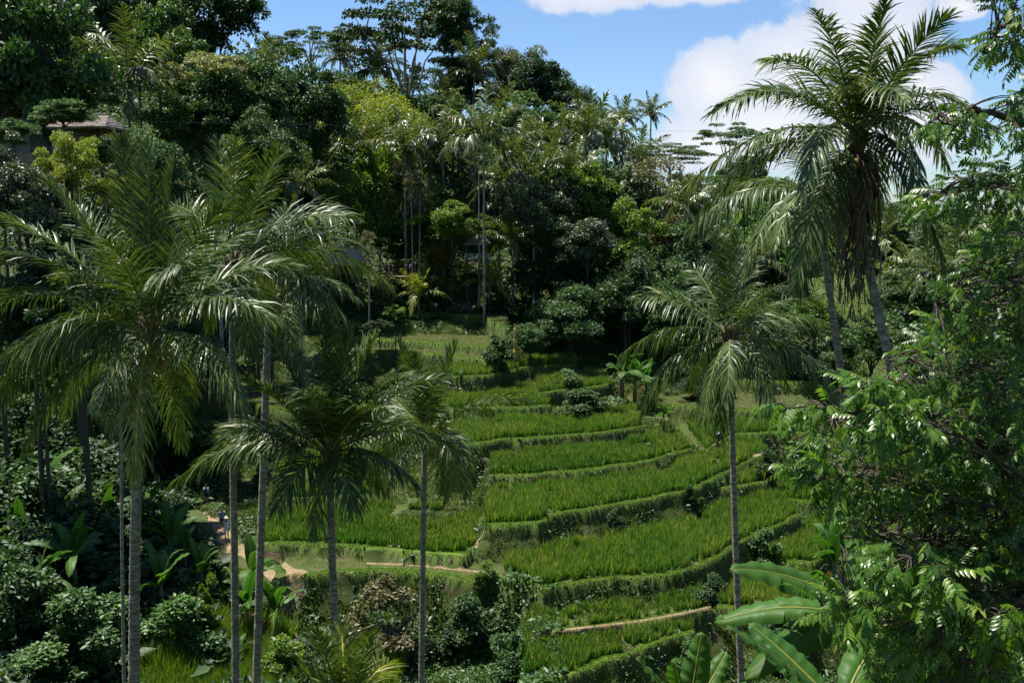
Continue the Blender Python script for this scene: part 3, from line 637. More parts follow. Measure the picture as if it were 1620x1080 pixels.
# ------------------------------------------------------------------ broadleaf trees
def crown_mesh(seed, mat, ncl, per, ls, rc=(.25,.42), shell=.72, flatz=1.0, form='round', up=.5):
    rng = np.random.default_rng(seed); cs = []
    if form == 'round':
        for i in range(ncl):
            v = rng.normal(0,1,3); v /= np.linalg.norm(v); v[2] = v[2]*.9+.08; q = (shell+rng.uniform(-.32,.16)); cs.append((v*q, rng.uniform(*rc)))
    elif form == 'umbrella':
        for i in range(ncl):
            a = rng.uniform(0,6.28); q = math.sqrt(rng.random())*.95; z = .55*math.cos(q*1.5)-.15+rng.choice([0,0,-.3,-.5])*rng.random()+rng.normal(0,.06); cs.append((np.array([math.cos(a)*q, math.sin(a)*q, z]), rng.uniform(*rc)))
    else:   # column
        for i in range(ncl):
            z = rng.uniform(-1,1); a = rng.uniform(0,6.28); q = rng.uniform(.3,.85)*math.sqrt(max(.12,1-abs(z)**1.6)); cs.append((np.array([math.cos(a)*q, math.sin(a)*q, z]), rng.uniform(*rc)))
    ph_ = rng.uniform(0,6.28,4)
    if form != 'umbrella': cs = [(c*(1+.30*math.sin(2.1*math.atan2(c[1],c[0])+ph_[0])*math.cos(2.6*c[2]+ph_[1])+.12*math.sin(5*c[2]+3*math.atan2(c[1],c[0])+ph_[2])), r) for c, r in cs]
    P=[]; Dn=[]; Rn=[]
    for c, r in cs:
        v = rng.normal(0,1,(per,3)); v /= np.linalg.norm(v,axis=1)[:,None]; v[:,2] = np.abs(v[:,2])*1.0-.35*rng.random(per)
        q = r*(1-.45*rng.random(per)**1.6)
        P.append(c+v*q[:,None]*np.array([1,1,flatz])); Dn.append(v); Rn.append(np.clip(rng.random(per)*.6+rng.random()*.4,0,1)*np.ones(per))
    P = np.vstack(P); Dn = np.vstack(Dn); Rn = np.concatenate(Rn); n = len(P)
    d = Dn*.6+rng.normal(0,.7,(n,3))-UP*.25; nr = Dn*.5+UP*up+rng.normal(0,.45,(n,3))
    V,_,T,r = scatter(LEAF_V, None, LEAF_T, P, frames(d,nr), ls*rng.uniform(.6,1.35,n), Rn)
    me = make_mesh('crown', V, None, T, r, mat)
    B = MB(); root = np.array([0,0,-1.15 if form != 'umbrella' else -1.6])
    limbs = []
    for k in range(6):
        a = k*1.05+rng.normal(0,.25); q = rng.uniform(.35,.6) if form != 'column' else .2; e = np.array([math.cos(a)*q, math.sin(a)*q, rng.uniform(-.15,.25)])
        st_ = root*np.array([1,1,rng.uniform(.45,.95)]); Lm = bez(st_, np.array([e[0]*.3, e[1]*.3, (st_[2]+e[2])*.5]), e, 9); Lm[1:-1] += rng.normal(0,.015,(7,3))
        B.tube(Lm, np.linspace(.022,.008,9), 5, cap=False); limbs += list(Lm[3:])
    limbs = np.array(limbs)
    for c, rr in cs:
        s_ = limbs[((limbs-c)**2).sum(1).argmin()]; B.tube(bez(s_, (s_+c)/2-UP*.04, c, 5), np.linspace(.010,.003,5), 4, cap=False)
    B.tube([root-UP*.05, root*.6, UP*.05], [.035,.028,.012], 6, cap=False)
    return me, B
KINDS = {}
def kind(name, mat, bark, *a, **k):
    for v in range({'dark':4,'mid':3,'umb':3}.get(name,2)):
        me, B = crown_mesh(hash(name) % 1 + sum(map(ord, name))+v*17, MT[mat], *a, **k); KINDS.setdefault(name, []).append((me, B.mesh('branches', MT[bark]), MT[bark]))
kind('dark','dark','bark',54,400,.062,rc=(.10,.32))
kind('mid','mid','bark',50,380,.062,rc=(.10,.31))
kind('bright','bright','bark',34,440,.070,rc=(.15,.32))
kind('yellow','yellowgreen','bark',44,420,.052,rc=(.16,.28))
kind('pale','pale','palebark',30,240,.075,rc=(.2,.34),form='umbrella',flatz=.45)
kind('olive','olive','palebark',34,330,.06,rc=(.14,.34))
kind('grey','grey','bark',40,430,.062,rc=(.14,.32))
kind('umb','dark','palebark',30,210,.055,rc=(.14,.26),form='umbrella',flatz=.28)
kind('umbg','mid','palebark',34,240,.055,rc=(.16,.3),form='umbrella',flatz=.35)
kind('column','bright','palebark',34,230,.10,rc=(.25,.42),form='column')
kind('feather','yellowgreen','bark',30,420,.055,rc=(.3,.5))
kind('rust','orange','bark',26,220,.10,rc=(.22,.38))
kind('sparse','olive','palebark',22,110,.09,rc=(.2,.4),form='column')
tk = MB(); tk.tube([(0,0,0),(.01,0,.3),(-.01,.01,.7),(0,0,1)], [1.25,1.0,.85,.7], 8); TRUNK = {b: tk.mesh('trunk', MT[b]) for b in ('bark','palebark')}
kind('bush','mid','bark',26,260,.125,rc=(.12,.42),form='column',up=.9)
kind('bushd','dark','bark',26,260,.125,rc=(.12,.42),form='column',up=.9)
kind('busho','olive','palebark',24,230,.11,rc=(.12,.36),form='column')
kind('bushb','bright','bark',24,240,.125,rc=(.12,.40),form='column',up=.8)
cnt = {}
def tree(px, py, wp, hp, d, kd, label, group='trees of the hillside forest', name='broadleaf_tree', cat='tree', tr=.008):
    d = D(d)
    if name == 'bush': d = hit(px, py+hp*.45) or d
    C = W(px, py, d); rw = wp/F*d/2; rh = hp/F*d/2
    g = gz(C[0], C[1]) if d < 140 else float(base(np.array([C[0]]), np.array([C[1]]))[0])
    z0 = min(g, C[2]-rh*.9); i = cnt.get(kd, 0); cnt[kd] = i+1; me, br, bm = KINDS[kd][i % len(KINDS[kd])]
    root = empty(name, (C[0], C[1], z0-.2), label, cat, group); h = C[2]-z0
    low = 1.6 if 'umb' in kd or kd == 'pale' else 1.15
    rz = (px*.37+py*.11) % 6.28
    c = link('crown', me, root, (0,0,h)); c.scale = (rw, rw*.95, rh); c.rotation_euler = (0,0,rz)
    q = link('branches', br, root, (0,0,h)); q.scale = c.scale; q.rotation_euler = c.rotation_euler
    th = max(.5, h-rh*low+.15*rh); t = link('trunk', TRUNK['palebark' if bm.name.startswith('pale') else 'bark'], root, (0,0,0)); tt = min(.17, max(.06, tr*max(h,rh*2))); t.scale = (tt, tt, th)
    return root
TREES = [
 # px, py, w, h, depth, kind, label
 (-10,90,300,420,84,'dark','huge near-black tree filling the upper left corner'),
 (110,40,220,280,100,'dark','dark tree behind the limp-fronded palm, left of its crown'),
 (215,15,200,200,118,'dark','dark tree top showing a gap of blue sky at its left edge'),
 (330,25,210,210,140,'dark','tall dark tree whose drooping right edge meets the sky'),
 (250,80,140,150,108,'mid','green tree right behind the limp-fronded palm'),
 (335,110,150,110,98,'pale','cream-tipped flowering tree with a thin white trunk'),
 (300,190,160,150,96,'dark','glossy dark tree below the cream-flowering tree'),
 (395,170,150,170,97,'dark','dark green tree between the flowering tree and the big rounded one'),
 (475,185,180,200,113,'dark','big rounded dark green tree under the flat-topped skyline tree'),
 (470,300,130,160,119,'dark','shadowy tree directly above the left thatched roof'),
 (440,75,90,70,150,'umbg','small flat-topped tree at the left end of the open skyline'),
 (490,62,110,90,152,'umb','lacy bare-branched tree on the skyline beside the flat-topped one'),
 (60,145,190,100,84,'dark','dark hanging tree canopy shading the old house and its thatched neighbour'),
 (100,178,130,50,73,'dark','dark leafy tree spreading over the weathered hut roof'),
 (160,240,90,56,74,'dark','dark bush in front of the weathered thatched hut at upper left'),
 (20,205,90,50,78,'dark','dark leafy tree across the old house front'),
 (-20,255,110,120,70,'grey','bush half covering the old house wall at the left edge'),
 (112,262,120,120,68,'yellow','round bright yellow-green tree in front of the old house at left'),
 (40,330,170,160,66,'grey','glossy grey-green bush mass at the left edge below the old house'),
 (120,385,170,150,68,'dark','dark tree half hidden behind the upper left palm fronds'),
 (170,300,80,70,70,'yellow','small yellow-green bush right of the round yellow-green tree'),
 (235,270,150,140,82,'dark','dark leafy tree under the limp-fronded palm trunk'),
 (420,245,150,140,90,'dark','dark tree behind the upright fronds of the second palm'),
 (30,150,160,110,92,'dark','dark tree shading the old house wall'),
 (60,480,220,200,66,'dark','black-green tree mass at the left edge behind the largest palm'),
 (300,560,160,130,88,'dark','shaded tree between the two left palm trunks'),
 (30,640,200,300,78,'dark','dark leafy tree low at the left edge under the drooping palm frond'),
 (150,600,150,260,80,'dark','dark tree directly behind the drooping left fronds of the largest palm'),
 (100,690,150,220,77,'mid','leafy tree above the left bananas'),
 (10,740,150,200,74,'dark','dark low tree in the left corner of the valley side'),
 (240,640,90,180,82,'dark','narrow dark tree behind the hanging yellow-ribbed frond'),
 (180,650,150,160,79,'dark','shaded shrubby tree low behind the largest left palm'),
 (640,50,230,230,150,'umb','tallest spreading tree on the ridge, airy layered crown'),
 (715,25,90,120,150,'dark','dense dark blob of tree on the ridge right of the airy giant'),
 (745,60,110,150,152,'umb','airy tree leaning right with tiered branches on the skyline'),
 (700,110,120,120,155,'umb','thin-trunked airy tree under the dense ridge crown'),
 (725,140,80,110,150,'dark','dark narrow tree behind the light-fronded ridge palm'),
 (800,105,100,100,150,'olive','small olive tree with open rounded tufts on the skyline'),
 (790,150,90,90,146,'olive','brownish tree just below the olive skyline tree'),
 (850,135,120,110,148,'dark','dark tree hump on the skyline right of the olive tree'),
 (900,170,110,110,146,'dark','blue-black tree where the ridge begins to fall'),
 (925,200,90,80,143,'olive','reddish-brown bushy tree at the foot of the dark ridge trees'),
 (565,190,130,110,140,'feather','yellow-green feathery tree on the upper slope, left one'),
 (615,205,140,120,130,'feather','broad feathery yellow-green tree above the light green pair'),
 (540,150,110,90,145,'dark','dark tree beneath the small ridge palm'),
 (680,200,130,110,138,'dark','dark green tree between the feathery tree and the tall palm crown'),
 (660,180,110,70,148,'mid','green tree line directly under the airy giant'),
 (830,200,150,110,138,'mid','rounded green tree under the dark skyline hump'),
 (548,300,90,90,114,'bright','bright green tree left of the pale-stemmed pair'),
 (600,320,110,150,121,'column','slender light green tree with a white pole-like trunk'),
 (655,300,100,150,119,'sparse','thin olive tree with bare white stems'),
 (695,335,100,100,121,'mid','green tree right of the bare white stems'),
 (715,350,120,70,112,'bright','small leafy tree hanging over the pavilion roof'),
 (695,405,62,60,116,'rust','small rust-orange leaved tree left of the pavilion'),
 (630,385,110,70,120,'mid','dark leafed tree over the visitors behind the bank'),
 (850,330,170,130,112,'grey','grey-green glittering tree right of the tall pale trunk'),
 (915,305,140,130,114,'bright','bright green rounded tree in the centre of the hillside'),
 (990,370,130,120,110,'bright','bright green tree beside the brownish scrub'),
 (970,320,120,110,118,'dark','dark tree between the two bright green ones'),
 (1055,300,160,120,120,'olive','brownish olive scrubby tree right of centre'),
 (1075,370,130,110,114,'olive','dull olive tree below the brownish scrub'),
 (1110,290,120,70,130,'umbg','flat green tree behind the tips of the right palm fronds'),
 (1060,240,150,60,150,'umbg','wide flat-topped far tree on the right skyline'),
 (1155,215,120,90,150,'umb','leggy far tree left of the tall right palm crown'),
 (1180,290,130,110,140,'dark','far dark tree showing between the right palm fronds'),
 (1230,340,160,120,130,'mid','green tree behind the curved pale trunk'),
 (920,420,160,150,112,'dark','dense green tree right of the pavilion on the valley side'),
 (900,500,170,120,101,'dark','black-shadowed tree overhanging the top terraces'),
 (850,430,120,130,113,'dark','shaded tree behind the young leaning palm'),
 (990,470,160,150,103,'dark','deep green tree between the top terraces and the lone palm'),
 (930,385,110,90,105,'grey','pale-leaved glittering branch tree above the top terraces'),
 (1060,480,140,130,102,'mid','green tree behind the left tip of the lone palm'),
 (1110,420,160,140,108,'dark','dark tree behind the upright fronds of the lone palm'),
 (840,535,70,60,96,'mid','small shrubby tree at the back of the highest paddy'),
 (1240,430,150,110,112,'dark','shaded tree left of the curved pale trunk'),
 (1180,520,140,100,100,'dark','dark tree behind the right fronds of the lone palm'),
 (1430,385,180,120,135,'dark','far dark tree behind the two right palm trunks'),
 (1545,355,140,50,170,'mid','far tree line piece under the open sky at the right'),
 (1490,350,120,60,165,'dark','far dark tree crown left of the right-hand sky gap'),
 (1330,330,160,70,210,'dark','far dark tree crown between the two right palm crowns and the skyline'),
 (1430,338,150,60,230,'mid','far low tree on the horizon behind the tall right palm trunk'),
 (1240,318,150,60,215,'dark','distant dark tree on the horizon left of the tall right palms'),
 (1600,380,150,90,150,'mid','far green tree behind the right-hand leaves'),
 (1470,470,170,120,112,'dark','dark tree on the valley side right of the two trunks'),
 (1380,540,150,110,104,'mid','green tree at the foot of the two right palm trunks'),
 (1290,500,110,80,104,'bright','bright shrubby tree between the lone palm and the curved trunk'),
 (1270,590,130,70,98,'dark','low dark tree above the shaded right terraces'),
 (1110,610,90,80,92,'dark','black-shadowed shrub tree under the lone palm crown'),
 (1400,640,160,90,96,'mid','green bushy tree right of the curved trunk foot'),
 (1540,560,190,150,90,'dark','dark tree seen through the right-hand foliage'),
 (700,455,50,40,113,'mid','rounded shrub beside the upper steps'),
 (560,60,60,50,158,'umb','small airy tree top between two ridge palms'),
 (600,515,50,26,100,'dark','low dark tree on the grassy bank below the visitors'),
 (625,492,44,26,99,'bright','bright leafy shrub left of the young yellow palm'),
 (745,440,40,30,113,'dark','dark shrub beneath the pavilion railing'),
 (545,445,50,26,111,'mid','low shrub in front of the left thatched hut'),
 (790,475,50,50,112,'dark','dark shrub right of the stone steps'),
 (562,520,36,24,98,'mid','shrub at the foot of the thin white pole trunk'),
]
for t in TREES: tree(*t)
# thin bare white stems on the slope
def pole(px, y0, y1, d, label, r=.11):
    d = D(d); A = W(px[0], y0, d); B_ = W(px[1], y1, d); g = gz(B_[0], B_[1]); B_[2] = min(B_[2], g+.5)
    root = empty('slender_tree', (B_[0], B_[1], g-.1), label, 'tree', 'pale slender stems on the slope'); bs = np.array([B_[0],B_[1],g-.1])
    m = MB(); pts = bez(bs*0, (A-bs)*.5+np.array([.15,0,0]), A-bs, 14); m.tube(pts, np.linspace(r, r*.5, 14), 7); m.build('trunk', MT['palebark'], root)
    me, br, _ = KINDS['sparse'][0]; c = link('crown', me, root, A-bs+UP*.3); c.scale = (1.3,1.3,1.5)
pole((583,583),395,515,100,'white pole-like stem standing on the bank right of the left thatched roof')
pole((650,652),300,430,113,'white bare stem nearest the rust-orange tree, left of a pair')
pole((664,661),300,430,113.5,'white bare stem just right of its taller neighbour, above the visitors')
pole((757,757),235,450,112,'very long white stem crossing the pavilion roof',.13)
# shrubs low in the valley
SHR = [
 (610,985,150,120,56,'olive','pale-leaved shrub with yellow leaves at the foot of the tall bank'),
 (590,1050,90,60,54,'olive','sparse pale shrub behind the yellow frond tips at the bottom edge'),
 (755,985,100,100,58,'dark','dark fruit tree with one orange fruit against the tall bank'),
 (805,1045,80,80,55,'dark','dark bush at the bottom centre beside the lowest rice'),
 (705,1010,70,60,57,'dark','shaded bush right of the thin dark palm trunk'),
 (770,915,50,50,63,'bright','small leafy bush at the corner where two terraces meet'),
 (330,975,50,110,57,'bright','vine-wrapped thin tree between the two left palm trunks'),
 (280,1000,150,110,55,'mid','leafy bush right of the largest palm trunk at the bottom'),
 (130,1000,180,120,54,'mid','broad leafy bush at the bottom left'),
 (40,960,150,150,56,'dark','dark bush in the lower left corner'),
 (60,1060,160,80,52,'mid','leafy bush touching the bottom edge at the far left'),
 (200,930,130,90,60,'dark','dark bush behind the largest left trunk'),
 (450,1050,90,80,54,'bright','fresh green bush beside the lower dirt path'),
 (300,690,80,44,80,'mid','light leafy shrub on the slope above the walkers'),
 (420,745,70,50,78,'dark','dark shrub between the palm trunks beside the left paddy'),
 (240,830,110,90,68,'dark','dark shrub between the bananas left of the walkers'),
 (262,905,90,70,62,'mid','shrub low in the bananas right of the largest trunk'),
 (70,800,170,130,66,'dark','dark shrub mass among the left bananas'),
 (20,700,150,140,68,'dark','dark shrub at the left edge under the big palm'),
 (1100,790,30,34,72,'bright','small bush on the bank below the middle terrace'),
 (975,825,34,40,68,'dark','small dark bush clinging to the bank centre'),
 (1205,870,60,60,73,'mid','bush at the corner of the right terraces'),
 (1090,780,26,30,73,'mid','tiny bush on the terrace lip right of centre'),
 (1215,735,50,50,84,'dark','dark bush at the dirt landing of the right terraces'),
 (1090,1050,70,60,52,'mid','leafy bush at the bottom edge right of the last paddy'),
 (1240,1010,110,80,50,'dark','dark bush behind the large banana leaves'),
 (1120,930,60,50,64,'dark','small dark bush at the end of the dirt lip'),
 (790,560,60,50,95,'dark','dark shrub beside the golden offering pole'),
 (900,600,50,30,91,'mid','low shrub under the second highest paddy'),
 (930,640,110,40,86,'mid','mounded green shrub on the bank under the third paddy'),
]
for s in SHR:
  s = list(s); s[5] = {'mid':'bush','dark':'bushd','olive':'busho','bright':'bushb'}[s[5]]; tree(*s, group='bushes of the valley', name='bush', cat='bush', tr=.03)

# ------------------------------------------------------------------ banana plants
def banana_leaf(P0, d0, L, wd, droop, rng, segs=16, cross=8, tear=.25, fold=.35):
    """one continuous blade with pleats, torn edges and an arched midrib; returns leaf MB, rib MB"""
    pts = [np.array(P0, float)]; d = norm(np.array(d0, float)); T = []
    for i in range(segs):
        T.append(d.copy()); pts.append(pts[-1]+d*L/segs); d = norm(d-UP*droop/segs*(0.5+i/segs*1.4))
    T.append(d); pts = np.array(pts); T = np.array(T)
    side = norm(np.cross(T, UP)+1e-5); nrm = norm(np.cross(side, T)); tw = rng.normal(0,.35)
    side, nrm = side*math.cos(tw)+nrm*math.sin(tw), nrm*math.cos(tw)-side*math.sin(tw)
    u = np.linspace(0,1,segs+1); prof = np.clip(np.sin(np.pi*np.clip((u-.10)/.9,0,1)**.72),0,1)**.55; prof[-1] = .02
    leaf = MB(); rn = rng.random()
    for sg in (-1,1):
        i = 0
        while i < segs:
            j = i+1
            while j < segs and rng.random() > tear: j += 1
            sl = slice(i, j+1); jj = rng.normal(0,.10); rows = []
            for k in range(cross//2+1):
                q = k/(cross//2); ww = prof[sl]*wd/2*q
                pleat = .018*np.cos(np.arange(i,j+1)*math.pi)*(q)*wd*1.6
                z = q*(-fold*.45*wd*q + fold*.42*wd) + jj*q*wd
                rows.append(pts[sl]+side[sl]*sg*ww[:,None]+T[sl]*(ww*.35)[:,None]*1+nrm[sl]*(z*prof[sl]+pleat)[:,None])
            V = np.stack(rows, 1); n, c = V.shape[:2]; ix = np.arange(n*c).reshape(n,c)
            Qs = np.stack([ix[:-1,:-1],ix[:-1,1:],ix[1:,1:],ix[1:,:-1]],-1).reshape(-1,4)
            leaf.add(V.reshape(-1,3), Qs, None, np.clip(rn+rng.normal(0,.12),0,1)); i = j
    rib = MB(); rib.tube(pts, np.linspace(.03,.006,segs+1)*L/2, 5)
    return leaf, rib
def banana(seed, nl, L, H=2.0, dead=1, tear=.25, segs=14):
    rng = np.random.default_rng(seed); root = empty('banana_plant', (0,0,0), 'x', 'banana plant')
    s = MB(); s.tube([(0,0,0),(.02,0,H*.5),(.0,.02,H)], [.14,.12,.07], 9); s.build('stem', MT['bstem'], root)
    for i in range(nl):
        az = i*2.4+rng.normal(0,.25); el = rng.uniform(.35,1.35) if i > 1 else 1.4
        d = np.array([math.cos(az)*math.cos(el), math.sin(az)*math.cos(el), math.sin(el)])
        a, r = banana_leaf((0,0,H-.1+.02*i), d, L*rng.uniform(.75,1.1), L*.25, rng.uniform(.9,2.6), rng, tear=tear, segs=segs)
        o = a.build('leaf', MT['banana'], root); r.build('midrib', MT['rachis'], o)
    for i in range(dead):
        az = rng.uniform(0,6.28); a, r = banana_leaf((0,0,H-.3), (math.cos(az),math.sin(az),-.1), L*.7, L*.16, 5, rng, tear=.5, segs=10)
        o = a.build('dry_leaf', MT['banana_dead'], root); r.build('midrib', MT['rachis_d'], o)
    return root
BP = [banana(41,8,2.1), banana(42,7,2.4,1.6,2,.3), banana(43,9,1.8,1.3,1,.15)]; bu = [0]*3
BAN = [
 (115,880,57,0,1.15,.2,'banana plant with broad upright light leaves, clearest one at lower left'),
 (60,770,66,1,1.1,1.2,'banana plant with drooping leaves near the left edge'),
 (130,745,68,0,1.2,2.0,'banana plant with leaves fanning behind the largest palm trunk, left side'),
 (175,735,70,2,1.1,.7,'banana plant beside the thin black palm trunk'),
 (30,850,60,1,1.0,2.8,'dark shaded banana plant at the left edge'),
 (235,800,66,0,.9,.9,'banana plant with big leaves left of the first walker'),
 (268,850,64,1,.85,1.9,'banana plant between the left palm trunks, nearer than the walkers'),
 (292,870,64,2,.9,3.0,'small banana plant left of the dirt path below the walkers'),
 (318,905,62,1,.8,.3,'banana plant with a hooked hanging leaf below the walkers'),
 (90,830,62,1,1.0,1.9,'banana plant among dark shrubs between the two left-edge plants'),
 (165,820,64,0,.9,.1,'banana plant just left of the largest trunk, half in shade'),
 (60,930,56,0,1.0,1.1,'banana plant low in the left corner undergrowth'),
 (150,690,76,0,1.1,2.3,'banana plant with pale leaf undersides below the left palm fronds'),
 (240,720,72,1,1.0,1.4,'banana plant right of the thin black palm trunk'),
 (400,905,58,0,1.0,2.5,'banana plant between the straight ringed trunk and the thick shaded trunk'),
 (435,965,55,2,1.1,1.4,'banana plant beside the lower dirt path'),
 (255,925,58,1,1.0,.5,'banana plant with a bent leaf right of the largest trunk'),
 (390,960,55,1,.9,3.3,'banana plant at the foot of the straight ringed trunk'),
 (300,560,84,0,1.2,.4,'banana plant in the shade right of the big palm crown'),
 (350,600,86,1,1.1,1.7,'banana plant behind the second left trunk'),
 (985,595,89,0,.95,.6,'banana clump plant at the top terraces, left one'),
 (1005,600,88,2,1.1,1.9,'banana plant at the top terraces, middle of the clump'),
 (1022,603,88,1,.8,2.9,'banana plant at the top terraces, right one with bent leaf'),
 (860,522,97,2,.9,1.1,'young banana plant behind the golden offering pole'),
 (1250,425,104,0,1.0,.7,'yellow-tipped banana plant left of the curved pale trunk'),
 (1320,890,60,1,1.2,2.2,'banana plant half behind the right-hand foliage'),
 (25,620,72,0,1.1,2.4,'banana plant in deep shade at the left edge below the palm frond'),
 (90,690,72,2,1.2,1.3,'banana plant under the left-pointing fronds of the big palm'),
 (1050,655,86,2,.6,.4,'small banana plant in the shadow under the lone palm'),
]
for (px,py,d,k,s,rz,lab) in BAN:
    s *= 1.4*D(d)/d; d = D(d); d = hit(px, min(py+45*s*60/d, 1075)) or d; C = W(px,py,d); g = gz(C[0],C[1]); r = BP[k] if not bu[k] else copy_tree(BP[k]); bu[k] = 1
    H = [2.0,1.6,1.3][k]*s; z = min(C[2]-H*.9, g+.3) if C[2]-H > g else g-.1
    stretch = max(1.0, min(2.2, (C[2]-g)/H)) if C[2] > g else 1.0
    r.location = (C[0],C[1],g-.1 if stretch < 2.2 else C[2]-2.2*H); r.scale = (s,s,s); r.rotation_euler = (0,0,rz); tag(r, lab, 'banana plant', 'banana plants of the valley')
    for ch in r.children:
        if ch.name.startswith('stem'): ch.scale = (1,1,stretch)
        else: ch.location = (0,0,(stretch-1)*[2.0,1.6,1.3][k])
# large near bananas, bottom right: leaves aimed one by one
def near_banana(base_px, d, leaves, label, seed):
    rng = np.random.default_rng(seed); C = W(base_px[0], base_px[1], d); g = float(base(np.array([C[0]]), np.array([C[1]]))[0])
    root = empty('banana_plant', (C[0],C[1],g-.1), label, 'banana plant', 'large banana plants at the bottom right'); bs = np.array([C[0],C[1],g-.1])
    s = MB(); s.tube([bs*0, (C-bs)*.5+np.array([.05,0,0]), C-bs], [.17,.14,.08], 12); s.build('stem', MT['bstem'], root)
    for (px,py,dd,wd,arch,tear) in leaves:
        P2 = W(px,py,d+dd)-bs; P0 = C-bs; ch = P2-P0; L = np.linalg.norm(ch); C1 = P0+ch*.45+UP*arch
        segs = 34; pts = bez(P0, C1, P2, segs+1); T = norm(np.gradient(pts,axis=0)); view = norm(-(pts+bs))
        side = norm(np.cross(T, UP)+1e-5); nrm = norm(np.cross(side,T)); tw = rng.normal(.0,.2)+.45*np.sign(ch[0])*-1
        side, nrm = side*math.cos(tw)+nrm*math.sin(tw), nrm*math.cos(tw)-side*math.sin(tw)
        u = np.linspace(0,1,segs+1); prof = np.clip(np.sin(np.pi*np.clip((u-.12)/.88,0,1)**.8),0,1)**.5; prof[-1] = .02
        lf = MB(); rn = rng.random()
        for sg in (-1,1):
            i = 0
            while i < segs:
                j = i+1
                while j < segs and rng.random() > tear: j += 1
                sl = slice(i,j+1); jj = rng.normal(0,.13); rows = []
                for k in range(7):
                    q = k/6; ww = prof[sl]*wd/2*q; ph = np.arange(i,j+1)
                    pl = (.032*np.cos(ph*math.pi*.5)+.02*np.cos(ph*2.3))*q*wd*1.5
                    z = q*(.30*wd-.42*wd*q)+jj*q*wd
                    rows.append(pts[sl]+side[sl]*sg*ww[:,None]+T[sl]*(ww*.3)[:,None]+nrm[sl]*(z*prof[sl]+pl)[:,None])
                V = np.stack(rows,1); n,c = V.shape[:2]; ix = np.arange(n*c).reshape(n,c)
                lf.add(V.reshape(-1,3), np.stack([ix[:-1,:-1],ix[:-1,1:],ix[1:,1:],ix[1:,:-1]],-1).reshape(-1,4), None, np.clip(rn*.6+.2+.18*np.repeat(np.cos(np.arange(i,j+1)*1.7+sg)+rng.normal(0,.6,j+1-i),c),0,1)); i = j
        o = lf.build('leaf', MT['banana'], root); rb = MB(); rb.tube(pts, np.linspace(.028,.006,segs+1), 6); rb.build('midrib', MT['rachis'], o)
    return root
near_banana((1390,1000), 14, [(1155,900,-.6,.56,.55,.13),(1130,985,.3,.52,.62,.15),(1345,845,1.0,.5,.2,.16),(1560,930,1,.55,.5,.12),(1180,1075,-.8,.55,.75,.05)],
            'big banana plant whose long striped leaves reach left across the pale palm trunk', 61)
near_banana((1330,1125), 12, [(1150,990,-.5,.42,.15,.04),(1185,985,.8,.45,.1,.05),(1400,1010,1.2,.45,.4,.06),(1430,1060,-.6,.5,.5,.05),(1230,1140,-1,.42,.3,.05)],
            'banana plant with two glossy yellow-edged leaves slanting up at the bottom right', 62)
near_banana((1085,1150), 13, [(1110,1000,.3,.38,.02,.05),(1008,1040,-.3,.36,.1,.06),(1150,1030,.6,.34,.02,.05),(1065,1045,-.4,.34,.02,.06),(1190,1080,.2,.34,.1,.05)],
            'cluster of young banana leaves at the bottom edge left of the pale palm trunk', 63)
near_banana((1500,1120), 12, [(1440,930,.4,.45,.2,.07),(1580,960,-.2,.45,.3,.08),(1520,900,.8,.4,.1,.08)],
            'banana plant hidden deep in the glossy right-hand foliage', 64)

# ------------------------------------------------------------------ foreground leafy trees at the right
def twig(seed, npair=6, ll=.115, L=.34, droop=.9):
    rng = np.random.default_rng(seed); V=[]; Q_=[]; T_=[]; n=0
    prof = [(0,.05),(.28,.34),(.62,.30),(1,.0)]
    for i in range(npair*2+1):
        sd = 0 if i == npair*2 else (1 if i%2 else -1); u = 1 if sd == 0 else .2+.75*(i//2)/npair
        b_ = np.array([0, u*L, -droop*.08*u*u]); d = norm(np.array([sd*.95, .45 if sd else 1, -.15-droop*rng.uniform(.15,.65)])); s = norm(np.cross(d, UP)); nr = np.cross(s,d); l = ll*rng.uniform(.75,1.15)
        ring=[]; p = b_.copy(); dd = d.copy(); last = 0
        for (t,wd) in prof:
            p = p+dd*l*(t-last); last = t; dd = norm(dd-UP*.22); ring.append((p-s*wd*l/2+nr*.10*wd*l, p.copy(), p+s*wd*l/2+nr*.10*wd*l))
        for r in ring: V += list(r)
        for k in range(3):
            o = n+3*k; Q_ += [(o,o+1,o+4,o+3),(o+1,o+2,o+5,o+4)]
        n += 12
    st_ = MB(); st_.tube([(0,0,0),(0,L*.5,-.01),(0,L,-droop*.08)], [.004,.003,.002], 3, cap=False)
    return np.array(V), np.array(Q_), st_
TW = [twig(1), twig(2,5,.125,.3,1.2), twig(3,7,.10,.38,.6), twig(4,4,.13,.26,1.4)]
from functools import reduce
def inpoly(x, y, poly):
    c = np.zeros(len(x), bool); n = len(poly); j = n-1
    for i in range(n):
        xi,yi = poly[i]; xj,yj = poly[j]
        m = ((yi > y) != (yj > y)) & (x < (xj-xi)*(y-yi)/(yj-yi+1e-9)+xi); c ^= m; j = i
    return c
